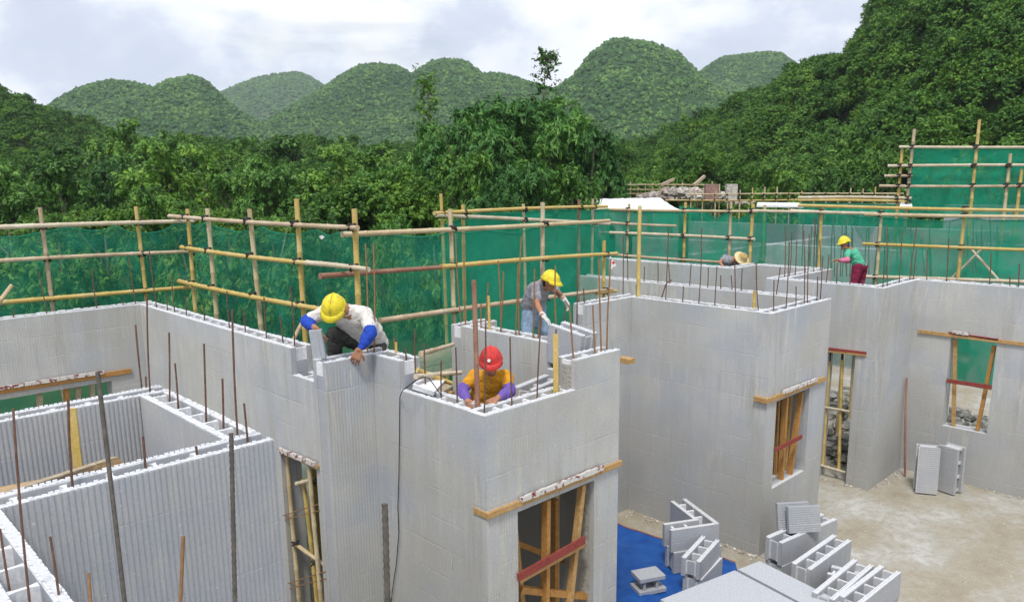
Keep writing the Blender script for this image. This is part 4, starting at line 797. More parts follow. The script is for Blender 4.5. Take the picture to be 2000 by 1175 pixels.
# ------------------------------------------------------------------ timber shoring in openings
def beam_px(V, a, b_, w, h, mat_, root, name, off=0, up=(0, 0, 1), tops=None):
    return bevel(MB().beam(V(*a, off), V(*b_, off), w, h, 0, up, 1 if tops else None).build(name, [mat_, tops] if tops else mat_, root), .003)
def shoring(label, V, pieces):
    p = V(*pieces[0][1], 0); r = empty('timber_shoring', tuple(p)); tag(r, label, 'door prop frame')
    for nm, a, b_, w, h, m_, off, *t in pieces: beam_px(V, a, b_, w, h, m_, r, nm, off, tops=(t[0] if t else None))
    return r
VY_ = lambda c: (lambda x, y, o=0.: VY(x, y, c+o)); VX_ = lambda c: (lambda x, y, o=0.: VX(x, y, c+o))
def lintel(r, V, a, b_, m_, th=.045, dp=.30, off=.1, splash=None):
    """board through the wall thickness carrying the blocks over an opening; proud of the face"""
    p, q = V(*a, -.03), V(*b_, -.03); ax = 1 if abs(p[1]-q[1]) > abs(p[0]-q[0]) else 0
    d = np.zeros(3); d[1-ax] = .03+.06
    mb = MB(); c = (p+q)/2+d-np.array([0, 0, 0]); L = (q-p)/2; nn = np.zeros(3); nn[1-ax] = .09
    mb.obox(c, L, nn, np.array([0, 0, th/2])); o = mb.build('header_board', m_, r); bevel(o, .004)
    if splash:
        s0, s1 = splash; mb = MB(); n_ = 24
        for i in range(n_):
            t0 = s0+(s1-s0)*i/n_; t1 = s0+(s1-s0)*(i+1)/n_; pp = p+(q-p)*(t0+t1)/2; w_ = random.uniform(.6, 1)*.012
            e = np.zeros(3); e[1-ax] = -.02; mb.obox(pp+e*.2+np.array([0, 0, th/2+.013]), (q-p)/n_/2*1.0, e*random.uniform(.5, .8), np.array([0, 0, .012+w_]))
        mb.build('cement_splash', 'lintel_top', r)
    return o
r5 = shoring('timber shoring in the doorway below the red helmet, with a long splashed header board', VY_(4.27), [
    ('prop', (1067, 975), (1063, 1420), .07, .045, 'timber_o', .06), ('prop', (1085, 975), (1083, 1420), .05, .05, 'timber_o', .35), ('prop', (1137, 945), (1085, 1420), .06, .05, 'timber', .06),
    ('prop', (1000, 1000), (1045, 1420), .05, .05, 'timber', .2), ('brace_board', (1012, 1127), (1142, 1053), .02, .075, 'ply_red', -.02), ('brace_board', (1012, 1135), (1140, 1062), .05, .03, 'timber', .03), ('brace_board', (1015, 1150), (1165, 1165), .06, .06, 'timber_o', .1), ('brace_board', (1010, 1060), (1140, 1110), .04, .05, 'timber_o', .5)])
lintel(r5, VY_(4.27), (953, 1009), (1216, 904), 'timber', .05, splash=(.22, .82))
r8 = shoring('timber shoring in the window right of the large smooth wall', VY_(4.2), [
    ('prop', (1534, 775), (1524, 945), .07, .04, 'timber_o', .08), ('prop', (1564, 765), (1542, 928), .07, .04, 'timber_o', .08), ('prop', (1520, 780), (1513, 948), .035, .035, 'timber_o', .2), ('brace_board', (1514, 879), (1566, 852), .02, .05, 'ply_red', -.02), ('prop', (1545, 770), (1532, 930), .04, .04, 'timber', .19)])
lintel(r8, VY_(4.2), (1499, 784), (1614, 739), 'timber', .06, splash=(.25, .8))
r12 = empty('timber_shoring', (11.2, 4.6, 0)); tag(r12, 'yellow pole shoring in the narrow doorway, under a short header board', 'door prop frame')
for a, t, r_ in (((1607, 905), (1620, 705), .028), ((1638, 918), (1645, 702), .026)): pole(r12, 'prop', VX(*a, 11.32), VX(*t, 11.32), r_, 'bam_y'); MB().tube([VX(*t, 11.32), VX(t[0]+1, t[1]-16, 11.32)], .02, 8).build('screw_jack', 'black', r12)
pole(r12, 'tie_pole', VX(1606, 794, 11.28), VX(1665, 804, 11.28), .02, 'bam_w'); pole(r12, 'tie_pole', VX(1600, 907, 11.28), VX(1652, 922, 11.28), .022, 'bam_w')
lintel(r12, VX_(11.2), (1616, 681), (1691, 690), 'ply_red', .04)
lintel(r12, VX_(11.2), (1618, 686), (1691, 694), 'timber', .03)
r14 = shoring('timber shoring in the right-hand window with a red cross board', VX_(12.45), [
    ('prop', (1866, 662), (1862, 832), .035, .05, 'timber', .08), ('prop', (1942, 675), (1909, 840), .04, .05, 'timber_o', .08), ('brace_board', (1849, 743), (1937, 756), .02, .06, 'ply_red', -.02)])
lintel(r14, VX_(12.45), (1793, 647), (2060, 680), 'timber', .05)
lintel(r14, VX_(12.45), (1852, 650), (1950, 664), 'ply_red', .03, splash=(.1, .4))
r1 = shoring('long header board over the wide opening in the far left wall', VY_(10.6), [('prop', (77, 768), (80, 1000), .06, .06, 'plank', .1), ('prop', (130, 755), (134, 1000), .06, .06, 'timber_o', .1), ('prop', (152, 748), (156, 1000), .06, .06, 'plank', .15), ('prop', (180, 742), (182, 1000), .05, .05, 'plank', .1)])
lintel(r1, VY_(10.6), (-180, 793), (257, 724), 'timber_o', .06, splash=(.2, .85))
# tall doorway in the left wall: bamboo braces
r2 = empty('timber_shoring', (3.5, 6.6, 0)); tag(r2, 'bundle of bamboo props tied in the tall doorway at lower centre', 'door prop frame')
V = VX_(3.5)
for a, t, m_, o_ in (((560, 890), (585, 1175), 'bam_t', 0), ((603, 902), (628, 1175), 'bam_t', -.05), ((592, 935), (622, 1210), 'bam_y', .05)):
    A, B_ = V(*t, o_), V(*a, o_); d = B_-A; A = B_-d*(B_[2]/d[2]); pole(r2, 'prop', A, B_, .026, m_)
pole(r2, 'tie_pole', V(580, 944), V(612, 935), .022, 'bam_w'); pole(r2, 'tie_pole', V(578, 1062), V(642, 1108), .022, 'bam_t')
for a, t in (((553, 1006), (622, 984)), ((556, 1014), (625, 996)), ((563, 1138), (640, 1114)), ((566, 1148), (640, 1128))): MB().tube([V(*a, -.06), V(*t, -.06)], .005, 6).build('tie_wire', 'rust_light', r2)
for q in ((610, 940), (577, 1060), (615, 1098)): lash(r2, V(*q, -.02), .035)
lintel(r2, VX_(3.44), (543, 881), (620, 913), 'timber', .03, splash=(.05, .95))

# ------------------------------------------------------------------ loose foam blocks
def block_mb(L=.9, Hh=.27, T=.22, lf=.05, cells=4, face_rib=True):
    b = MB()
    for s_, (y0, y1) in ((-1, (0, lf)), (1, (T-lf, T))):
        b.box(0, L, y0+(.003 if s_ < 0 else 0), y1-(.003 if s_ > 0 else 0), 0, Hh, 0, 2); ribbed(b, 'A', 0 if s_ < 0 else T, s_, 0, L, 0, Hh, .0014, .03)
        for off in ((.004, .014), (.034, .045)):
            u = 0
            while u < L-.01: b.box(u, min(L, u+.02), y0+off[0], y0+off[1], Hh, Hh+.01, 1); u += .03
    for i in range(cells+1):
        u = .012+(L-.05)*i/cells; b.box(u, u+.025, lf, T-lf, .03, Hh-.025, 2 if i else 0)
        b.box(u-.008, u+.033, lf, lf+.02, .03, Hh-.03, 2); b.box(u-.008, u+.033, T-lf-.02, T-lf, .03, Hh-.03, 2)
    return b
BLK = {}
def block(label, loc, rz=0., ry=0., rx=0., L=.9, Hh=.27, group='loose foam blocks', mats=('foam_clean', 'foam_light'), cells=4):
    k = (L, Hh, cells)
    if k not in BLK: BLK[k] = block_mb(L, Hh, cells=cells).mesh('block', [M[q] for q in mats]+[M['foam_top']])
    o = bpy.data.objects.new('foam_block', BLK[k]); COL.objects.link(o); o.location = loc; o.rotation_euler = (R_(rx), R_(ry), R_(rz)); return tag(o, label, 'foam block', group)
PILE = True
# ---- corner (L-shaped) block standing on the blue sheet
def lblock(label, loc, rz, h=.27, L1=.75, L2=.6, rx=0, ry=0):
    b = MB(); T = .22; lf = .05
    b.box(0, L1, 0, lf, 0, h, 0, 2); b.box(0, lf, lf, L2, 0, h, 0, 2); b.box(T, L1, T-lf, T, 0, h, 0, 2); b.box(T-lf, T, T-lf, L2, 0, h, 0, 2)
    for u in (.3, .5, .7): b.box(u, u+.025, lf, T-lf, .03, h-.03, 1)
    for u in (.35, .52): b.box(lf, T-lf, u, u+.025, .03, h-.03, 1)
    for (x0, x1, y0, y1) in ((0, L1, .006, .014), (0, L1, .036, .044)): b.box(x0, x1, y0, y1, h, h+.01, 1)
    o = b.build('foam_corner_block', ['foam_clean', 'foam_light', 'foam_top']); o.location = loc; o.rotation_euler = (R_(rx), R_(ry), R_(rz)); return tag(o, label, 'foam block', 'loose foam blocks')
def rz_of(ax, ay, bx_, by_, z):   # heading between two image points on height z
    a, b_ = P(ax, ay, z), P(bx_, by_, z); return math.degrees(math.atan2(b_[1]-a[1], b_[0]-a[0]))
# sheet: blue tarpaulin on the floor
c4 = [P(1206, 1020, 0), P(1436, 1104, 0), P(1400, 1230, 0), P(1120, 1260, 0)]
c4[2] = np.array([6.6, 3.4, 0]); c4[3] = np.array([5.6, 5.0, 0]); c4[0] = c4[0]+np.array([-.15, .25, 0]); n_ = 40; pts = []
for i in range(n_+1):
    for j in range(n_+1):
        s_, t_ = i/n_, j/n_; q = (c4[0]*(1-s_)+c4[1]*s_)*(1-t_)+(c4[3]*(1-s_)+c4[2]*s_)*t_
        z = .022+.02*math.sin(18*t_+2*math.sin(7*s_))*(vnoise(np.array([q[0]]), np.array([q[1]]), .5)[0])+.03*vnoise(np.array([q[0]]), np.array([q[1]]), .18)[0]; pts.append((q[0], q[1], z))
tp = arr_obj('tarpaulin', np.array(pts), n_+1, n_+1, 'tarp', None, True); tag(tp, 'bright blue tarpaulin spread on the floor under the corner block', 'tarpaulin')
b = MB()
b.tube([np.array(pts[i*(n_+1)])+[0, 0, .008] for i in range(0, n_+1, 2)], .007, 6); b.build('hem', 'tarp_edge', tp)
# pile (positions surveyed from the picture, each standing on the floor)
zt = .56
def stack_at(label, top_a, top_b, z, L, n_c=1, h=.27, side=1):
    """block whose top front edge runs from image point top_a to top_b at height z"""
    a, b_ = P(*top_a, z), P(*top_b, z); rz = math.degrees(math.atan2(b_[1]-a[1], b_[0]-a[0])); return block(label, (a[0], a[1], z-h), rz, L=L, Hh=h, cells=4)
def stack_pair(lab_hi, lab_lo, ta, tb, z, L, h=.27):
    stack_at(lab_hi, ta, tb, z, L, h=h)
    a, b_ = P(*ta, z), P(*tb, z); rz = math.degrees(math.atan2(b_[1]-a[1], b_[0]-a[0]))
    if z-h > .2: block(lab_lo, (a[0]+.02, a[1]-.01, z-2*h-.012), rz+1.5, L=L, Hh=h)
q = P(1318, 1062, .56)
lblock('L-shaped foam corner block raised on another block on the blue sheet', (7.59, 4.40, .29), 62, .27, .8, .62, ry=1)
block('foam block lying under the L-shaped corner block', (7.06, 4.66, .03), -28, L=.62, Hh=.255)
block('upper foam block of the pair right of the L-shaped block', (6.80, 4.15, .245), 12, L=.62, Hh=.21, cells=3)
block('lower foam block of the pair right of the L-shaped block', (6.82, 4.14, .03), 10, L=.62, Hh=.21, cells=3)
lblock('L-shaped foam corner block behind the far end of the row', tuple(P(1735, 1132, .45)-np.array([0, 0, .27])), 100, .27, .55, .45)
block('foam block carrying the L-shaped corner block behind the row', tuple(P(1735, 1132, .45)-np.array([.05, -.02, .44])), 100, L=.5, Hh=.165, cells=2)
def slab(label, a, b_, w_, z0, h):
    a, b_ = np.array(a), np.array(b_); ux = (b_-a); L = np.linalg.norm(ux); ux /= L; uy = np.array([ux[1], -ux[0]]); mb = MB(); n_ = int(L/.03)
    f3 = lambda u, v, z: (a[0]+ux[0]*u+uy[0]*v, a[1]+ux[1]*u+uy[1]*v, z)
    vs = [f3(u, v, z) for z in (0, h-.003) for u, v in ((0, 0), (L, 0), (L, w_), (0, w_))]
    mb.add(vs, [(0, 3, 2, 1), (0, 1, 5, 4), (1, 2, 6, 5), (2, 3, 7, 6), (3, 0, 4, 7)][::1]); us = []
    for i in range(n_):
        p = L/n_; us += [(i*p, h), (i*p+p*.5, h), (i*p+p*.62, h-.003), (i*p+p*.88, h-.003)]
    us.append((L, h)); vs = [f3(u, v, z) for u, z in us for v in (0, w_)]; mb.add(vs, [(2*i, 2*i+1, 2*i+3, 2*i+2) for i in range(len(us)-1)])
    o = mb.build('foam_block', ['foam_slab']); o.location.z = z0; return tag(o, label, 'foam block', 'foam blocks lying on their sides')
for z0, wd_ in ((.262, 'top'), (.0, 'under')):
    slab(f"wide foam block lying flat at the bottom edge, {'on top' if z0 else 'underneath'} of its stack", (5.79, 3.96), (6.81, 3.75), 1.3, z0, .25)
    slab(f"narrow foam block lying flat beside the wide one, {'on top' if z0 else 'underneath'} of its stack", (6.85, 3.735), (7.18, 3.665), 1.3, z0, .25)
# offcuts
def scrap(label, c, rz, s_=1.):
    mb = MB(); mb.box(-.16, .16, -.11, .11, 0, .045); mb.box(-.15, .15, -.10, .12, .14, .185); mb.box(-.1, -.07, -.08, .08, .045, .14); mb.box(.05, .08, -.08, .08, .045, .14)
    o = mb.build('foam_offcut', 'foam_clean'); o.location = c; o.rotation_euler = (0, 0, R_(rz)); o.scale = (s_,)*3; bevel(o, .006); return tag(o, label, 'foam offcut')
scrap('small double foam offcut lying on the blue tarpaulin', tuple(P(1266, 1150, .03)), -25, 1.05)
# two ribbed panels leaning on the row
for k_, (q, rz_) in enumerate(((P(1556, 1038, .56), 0), (P(1566, 1042, .56), 0))):
    mb = MB(); mb.obox((0, 0, .15), (.19, 0, 0), (0, .026, 0), (0, 0, .15))
    for i in range(12): mb.obox((0, -.028, .014+i*.025), (.188, 0, 0), (0, .003, 0), (0, 0, .007))
    o = mb.build('foam_offcut', 'foam_clean'); o.location = tuple(q+np.array([.06, .0+.07*(1-k_), .0])); o.rotation_euler = (R_(-14), 0, R_(-38)); tag(o, ['back', 'front'][k_]+' one of two small ribbed foam panels leaning on the farthest block pair', 'foam panel')
# panel in the hand of the worker in white; block being set by the worker in grey
q = P(621, 702, 3.0); mb = MB(); mb.obox((0, 0, .13), (.055, 0, 0), (0, .025, 0), (0, 0, .13)); mb.obox((.0, -.027, .13), (.02, 0, 0), (0, .003, 0), (0, 0, .12))
o = mb.build('foam_offcut', 'foam_clean'); o.location = tuple(q+np.array([.04, .03, .0])); o.rotation_euler = (0, R_(-6), R_(-44)); bevel(o, .005); tag(o, 'narrow foam panel stood upright in the hand of the worker in white', 'foam panel')
o = block('foam block tipped up on the wall under the gloves of the worker in grey', (5.22, 4.62, 2.80), 90, ry=-8, L=.42, Hh=.36, cells=2); o.location = (5.50, 4.60, 2.76)
PL = [((1528, 1061), (1638, 1013), .56, 1.05), ((1585, 1113), (1659, 1059), .56, .95), ((1630, 1172), (1698, 1113), .56, .95), ((1683, 1180), (1749, 1127), .56, .9)]
names = ['farthest', 'second', 'third', 'nearest']
for nm, (a, b_, z, L) in zip(names, PL): stack_pair(f'foam block on top of the {nm} pair in the row on the sandy floor', f'foam block at the bottom of the {nm} pair in the row on the sandy floor', a, b_, z, L)

# standing blocks against the right wall
for i, (px0, py0, rz, ry, lab) in enumerate(((1830, 968, 118, 4, 'foam block standing on end by the right wall, ribbed face forward'), (1862, 969, 75, 6, 'foam block standing on end by the right wall, open cells showing'))):
    p = P(px0, py0, 0); o = block(lab, tuple(p), 0, L=.68, Hh=.27, cells=3)
    fx = np.array([0, 0, 1.]);  # long axis up
    side = np.array([math.cos(R_(rz)), math.sin(R_(rz)), 0]); nrm = np.cross(fx, side); lean = R_(ry)
    Mx = Matrix.Rotation(lean if i == 0 else -lean*.2, 3, Vector(side)) @ Matrix(((fx[0], nrm[0]*-1, side[0]), (fx[1], nrm[1]*-1, side[1]), (fx[2], nrm[2]*-1, side[2])))
    o.rotation_euler = Mx.to_euler(); o.location = (p[0], p[1], .02)

# ------------------------------------------------------------------ people
def rot_basis(up, fw):
    up = np.array(up, float); up /= np.linalg.norm(up); fw = np.array(fw, float); fw -= up*(fw @ up); fw /= np.linalg.norm(fw); return np.cross(fw, up), fw, up
def remesh(o, vox, it=6):
    r = o.modifiers.new('remesh', 'REMESH'); r.mode = 'VOXEL'; r.voxel_size = vox; r.use_smooth_shade = True
    s = o.modifiers.new('smooth', 'SMOOTH'); s.factor = .5; s.iterations = it
def limb(b, pts, rad):
    for i in range(len(pts)-1): b.capsule(pts[i], pts[i+1], rad[i], rad[i+1])
def hand(b, wrist, dirn, palm_n, curl=.6, s=1., thumb=1):
    """palm, five jointed fingers of unequal length; palm_n points out of the palm (fingers curl towards it)"""
    d = np.array(dirn, float); d /= np.linalg.norm(d); n = np.array(palm_n, float); n -= d*(n @ d); n /= np.linalg.norm(n); sd = np.cross(d, n)*thumb
    k = wrist+d*.085*s
    for t in (-.03, -.01, .01, .03): b.capsule(wrist+sd*t*.7*s+d*.01, k+sd*t*s, .015*s, .0135*s, 8)
    for t, L in ((-.037, .064), (-.0125, .079), (.0125, .086), (.037, .075)):
        p = k+sd*t*s; dd = d+sd*t*5; dd /= np.linalg.norm(dd)
        for j, q in enumerate((.45, .32, .23)):
            a = curl*(.5+j*.5); dd = d*math.cos(a)+n*math.sin(a); p2 = p+dd*L*q*s; b.capsule(p, p2, (.0085-j*.0007)*s, (.008-j*.0008)*s, 8); p = p2
    p = wrist+d*.03*s+sd*.03*s; dd = d*.6+sd*.65+n*.35; dd /= np.linalg.norm(dd); p2 = p+dd*.04*s; b.capsule(p, p2, .013*s, .011*s, 8); dd = d*.85+sd*.2+n*.5; dd /= np.linalg.norm(dd); b.capsule(p2, p2+dd*.032*s, .0105*s, .0085*s, 8)
def helmet(parent, c, rgt, fw, up, m, s=1., badge=False):
    b = MB(); n = 28; k = 9; vs = []
    for i in range(k+1):
        t = math.pi/2*i/k
        for j in range(n):
            a = 2*math.pi*j/n; rx, ry = .118*s, .140*s; q = math.cos(t); ridge_ = 1+.05*math.exp(-(math.cos(a)/.25)**2)*math.sin(t)**.5
            flare = 1.10 if i == 0 else 1.; vs.append(c+rgt*rx*q*math.cos(a)*flare+fw*ry*q*math.sin(a)*flare+up*(.132*s*math.sin(t)*ridge_-(.004 if i == 0 else 0)))
    fs = [(i*n+j, i*n+(j+1) % n, (i+1)*n+(j+1) % n, (i+1)*n+j) for i in range(k) for j in range(n)]; b.add(vs, fs)
    # peak at the front
    vs = []; mpk = 12
    for i in range(mpk+1):
        a = math.pi*(.12+.76*i/mpk); e = math.sin((a-math.pi*.12)/(.76)*1.0)
        for rr, dz in ((1.02, .012), (1.08, .006), (1.08+.34*max(0, math.sin(a))**1.6, -.022)): vs.append(c+rgt*.118*s*rr*math.cos(a)+fw*.140*s*rr*math.sin(a)+up*dz*s)
    b.add(vs, [(i*3+j, (i+1)*3+j, (i+1)*3+j+1, i*3+j+1) for i in range(mpk) for j in range(2)])
    b.tube([c+rgt*.121*s*math.cos(a)+fw*.143*s*math.sin(a)+up*.012*s for a in np.linspace(0, 6.283, 30)], .004*s, 5, cap=False)
    b.tube([c+fw*.135*s*math.cos(a)+up*.14*s*math.sin(a) for a in np.linspace(.35, 2.8, 14)], .008*s, 6)
    o = b.build('helmet', m, parent, True); so_ = o.modifiers.new('shell', 'SOLIDIFY'); so_.thickness = .003
    if badge: bb = MB(); bb.ell(c+fw*.132*s+up*.066*s+rgt*.016*s, rgt*.014, np.cross(rgt, up+fw)*.004, (up*.9-fw*.4)*.014); bb.build('badge', 'badge', o)
    return o
def head(b, hb, c, rgt, fw, up, s=1.):
    b.ell(c+up*.015, rgt*.074*s, fw*.090*s, up*.098*s); b.ell(c-up*.055*s+fw*.025*s, rgt*.055*s, fw*.062*s, up*.060*s)
    b.capsule(c+fw*.085*s+up*.012, c+fw*.105*s-up*.022*s, .008*s, .014*s, 8)
    for q in (-1, 1):
        b.ell(c+rgt*q*.076*s-fw*.005, rgt*.010, fw*.018, up*.030); b.ell(c+rgt*q*.032*s+fw*.079*s+up*.030*s, rgt*.022, fw*.012, up*.007); b.ell(c+rgt*q*.036*s+fw*.066*s-up*.012*s, rgt*.02, fw*.016, up*.018)
    b.capsule(c+fw*.087*s-up*.050*s-rgt*.018, c+fw*.087*s-up*.050*s+rgt*.018, .007, .007, 8); b.ell(c+fw*.072*s-up*.088*s, rgt*.022, fw*.02, up*.016)
    hb.ell(c+up*.02-fw*.014, rgt*.081*s, fw*.088*s, up*.094*s); hb.ell(c-up*.03-fw*.045*s, rgt*.066*s, fw*.05*s, up*.06*s)
def person(label, hc, hup, hfw, neck, chest, pelvis, arms, legs, shirt, trouser, hat, foot_z=None, sleeves=None, short=.55, glove=False, s=1., hs=None):
    base = np.array([pelvis[0], pelvis[1], foot_z if foot_z is not None else pelvis[2]-.8])
    root = empty('person', tuple(base)); tag(root, label, 'person'); b = MB(); hb = MB(); rg, fw, up = rot_basis(hup, hfw)
    head(b, hb, hc, rg, fw, up, hs or s); b.capsule(hc-up*.05-fw*.01, neck, .055*s, .06*s); b.capsule(neck, chest, .07*s, .10*s)
    sh = [a[0] for a in arms]; sv = sh[1]-sh[0]; sv /= np.linalg.norm(sv)
    b.capsule(sh[0], sh[1], .05*s, .05*s); hipv = legs[1][0]-legs[0][0]; hipv /= np.linalg.norm(hipv)
    for q in (-.07, .07): b.capsule(chest+sv*q, pelvis+hipv*q, .085*s, .085*s)
    sm = MB(); tm = MB(); SL = [MB(), MB()]; GL = [MB(), MB()]
    for t in np.linspace(0, 1, 5):    # torso cloth
        c = chest*(1-t)+pelvis*t; w_ = .085+.01*math.sin(t*math.pi); v = sv*(1-t)+hipv*t
        sm.capsule(c-v*w_*s, c+v*w_*s, .112*s, .112*s)
    sm.capsule(sh[0], sh[1], .068*s, .068*s); sm.capsule(neck-(neck-chest)*.15, chest, .075*s, .115*s); sm.capsule(sh[0], chest-sv*.06, .07*s, .1*s); sm.capsule(sh[1], chest+sv*.06, .07*s, .1*s)
    for i, (S, E, W, hd, pn) in enumerate(arms):
        limb(b, [S, E, W], [.050*s, .040*s, .027*s]); slv, gl = SL[i], GL[i]; hand(b if not glove else gl, W, hd, pn, .7, 1.05*s, 1 if i else -1)
        if glove: gl.capsule(W-(W-E)*.12, W+hd/np.linalg.norm(hd)*.02, .033*s, .032*s)
        q = S+(E-S)*short; limb(sm, [S, q], [.066*s, .062*s])
        if sleeves:
            f0 = S+(E-S)*sleeves[1]; k = [f0, f0+(E-f0)*.5, E, E+(W-E)*.5, E+(W-E)*.86]; limb(slv, k, [.05*s, .062*s, .062*s, .054*s, .034*s])
    for (Hp, K, A) in legs:
        limb(b, [Hp, K, A], [.08*s, .055*s, .038*s]); ft = np.array([A[0], A[1], A[2]-.05]); tw = -CF*[1, 1, 0]; b.capsule(ft, ft+tw*.14, .04, .035)
        limb(tm, [Hp, Hp+(K-Hp)*.5, K, A+(K-A)*.08], [.108*s, .094*s, .078*s, .062*s])
    tm.capsule(legs[0][0], legs[1][0], .115*s, .115*s); tm.capsule(pelvis, (legs[0][0]+legs[1][0])/2, .12*s, .11*s)
    bo = b.build('body', 'skin', root); remesh(bo, .0052, 2)
    for mb_, nm, m_, vx in ((sm, 'shirt', shirt, .012), (tm, 'trousers', trouser, .013), (SL[0], 'sleeve_guard', sleeves[0] if sleeves else None, .01), (SL[1], 'sleeve_guard', sleeves[0] if sleeves else None, .01), (GL[0], 'glove', 'glove', .007), (GL[1], 'glove', 'glove', .007)):
        if mb_.v and m_:
            o = mb_.build(nm, m_, root); remesh(o, vx, 4)
            if nm != 'glove':
                tx = bpy.data.textures.new('cloth_folds', 'CLOUDS'); tx.noise_scale = .07; tx.noise_depth = 2; dm = o.modifiers.new('folds', 'DISPLACE'); dm.texture = tx; dm.strength = .028; dm.mid_level = .5; dm.texture_coords = 'GLOBAL'
    ho = hb.build('hair', 'hair', root); remesh(ho, .009, 2)
    if hat[0] == 'helmet': helmet(root, hc+up*.045*(hs or s), rg, fw, up, hat[1], hs or s, len(hat) > 2)
    else:
        st = MB(); n = 26; pr = [(.19, -.012), (.185, .0), (.15, .012), (.105, .018), (.10, .06), (.085, .105), (.05, .125), (.004, .13)]
        vs = [hc+up*(.05+z)*s+(rg*math.cos(2*math.pi*j/n)+fw*math.sin(2*math.pi*j/n)*1.05)*r_*s for r_, z in pr for j in range(n)]
        st.add(vs, [(i*n+j, i*n+(j+1) % n, (i+1)*n+(j+1) % n, (i+1)*n+j) for i in range(len(pr)-1) for j in range(n)]); st.m = [1 if (q//n) >= 4 else 0 for q in range(len(st.f))]; o = st.build('straw_hat', ['straw', 'straw_dark'], root, True); so_ = o.modifiers.new('s', 'SOLIDIFY'); so_.thickness = .005
        bd = MB().tube([hc+up*.072*s+(rg*math.cos(a)+fw*math.sin(a)*1.05)*.104*s for a in np.linspace(0, 6.283, 26)], .007, 5, cap=False).build('hat_band', 'straw_dark', o, True)
    return root
toC = -CF
# worker in white with blue sleeve guards
w1h = D(653, 604, 6.78)
person('worker in yellow helmet, off-white shirt and blue sleeve guards leaning over the wall corner', w1h, cv(-.02, .60, .80), cv(-.08, -.8, .55), D(670, 604, 6.96), D(690, 618, 7.08), D(722, 668, 7.4),
    [(D(644, 603, 6.98), D(598, 628, 6.98), D(616, 640, 6.8), D(628, 662, 6.82)-D(616, 640, 6.8), CR*.4-CU*.3+CF*.5), (D(714, 612, 7.04), D(724, 650, 6.84), D(702, 682, 6.78), D(690, 712, 6.8)-D(702, 682, 6.78), CF)],
    [(D(712, 668, 7.38), D(652, 652, 7.08), D(656, 735, 7.28)), (D(735, 670, 7.45), D(738, 720, 7.15), D(730, 790, 7.4))], 'shirt_white', 'trouser_dark', ('helmet', 'hat_y'), sleeves=('sleeve_blue', .62), short=.85, s=0.97, hs=.86)
# worker in grey polo
person('worker in grey polo shirt, jeans and white gloves bending over the wall', D(1074, 552, 7.9), cv(.22, .85, .35), cv(.75, -.5, .42), D(1058, 556, 7.98), D(1050, 567, 8.02), D(1041, 597, 8.12),
    [(D(1074, 556, 8.15), D(1090, 572, 8.1), D(1101, 583, 7.9), cv(.5, -.8, .2), cv(-.4, -.3, .3)), (D(1046, 560, 7.86), D(1048, 592, 7.74), D(1060, 616, 7.5), cv(.6, -.6, .2), cv(-.2, -.9, -.2))],
    [(D(1050, 602, 8.2), D(1060, 640, 8.05), D(1062, 745, 8.3)), (D(1036, 600, 8.08), D(1029, 652, 8.0), D(1030, 745, 8.2))], 'shirt_grey', 'jeans', ('helmet', 'hat_y'), glove=True, short=.7, s=0.84, hs=.73)
# worker in orange with red helmet
person('worker in red helmet, orange shirt and purple sleeve guards at the low wall', D(959, 706, 6.5), cv(-.03, .80, .55), cv(.02, -.5, .8), D(957, 729, 6.64), D(957, 750, 6.72), D(957, 825, 6.85),
    [(D(925, 735, 6.68), D(902, 763, 6.6), D(914, 784, 6.36), D(930, 800, 6.3)-D(914, 784, 6.36), cv(.6, -.3, -.4)), (D(988, 735, 6.64), D(996, 763, 6.55), D(972, 777, 6.34), D(944, 790, 6.3)-D(972, 777, 6.34), cv(.2, -.8, -.4))],
    [(D(938, 838, 6.88), D(922, 850, 6.6), D(936, 925, 6.85)), (D(976, 838, 6.88), D(995, 850, 6.6), D(980, 925, 6.85))], 'shirt_orange', 'trouser_dark', ('helmet', 'hat_r', 1), sleeves=('sleeve_purple', .45), short=.6, s=0.88, hs=.79)
# straw hat
person('worker in a straw hat and grey shirt stooping behind the far wall', D(1447, 507, 14.25), cv(.30, .50, .80), cv(.35, -.8, .4), D(1435, 507, 14.35), D(1425, 511, 14.45), D(1422, 544, 14.65),
    [(D(1416, 502, 14.45), D(1406, 512, 14.35), D(1413, 522, 14.20), cv(.5, -.6, .3), cv(0, -1, 0)), (D(1440, 509, 14.55), D(1462, 521, 14.45), D(1466, 518, 14.25), cv(.6, -.3, .3), cv(0, -1, 0))],
    [(D(1416, 547, 14.65), D(1412, 589, 14.55), D(1412, 639, 14.65)), (D(1430, 547, 14.70), D(1436, 589, 14.55), D(1432, 639, 14.70))], 'shirt_grey', 'trouser_dark', ('straw',), short=.5, s=0.8)
# green shirt
person('worker in yellow helmet, green T-shirt and maroon trousers standing behind the right wall', D(1650, 477, 12.9), cv(-.22, .95, .05), cv(-.9, -.35, .25), D(1659, 487, 12.95), D(1668, 497, 12.98), D(1680, 520, 13.0),
    [(D(1656, 492, 12.85), D(1654, 508, 12.75), D(1638, 508, 12.7), cv(-.9, .1, .1), cv(0, -1, 0)), (D(1668, 490, 13.15), D(1664, 507, 13.1), D(1645, 511, 13.0), cv(-.9, .1, .1), cv(0, -1, 0))],
    [(D(1675, 522, 12.92), D(1668, 552, 12.9), D(1666, 600, 12.95)), (D(1685, 522, 13.08), D(1681, 552, 13.1), D(1684, 600, 13.15))], 'shirt_green', 'trouser_maroon', ('helmet', 'hat_y'), sleeves=('sleeve_pink', .75), short=.6, s=0.76)

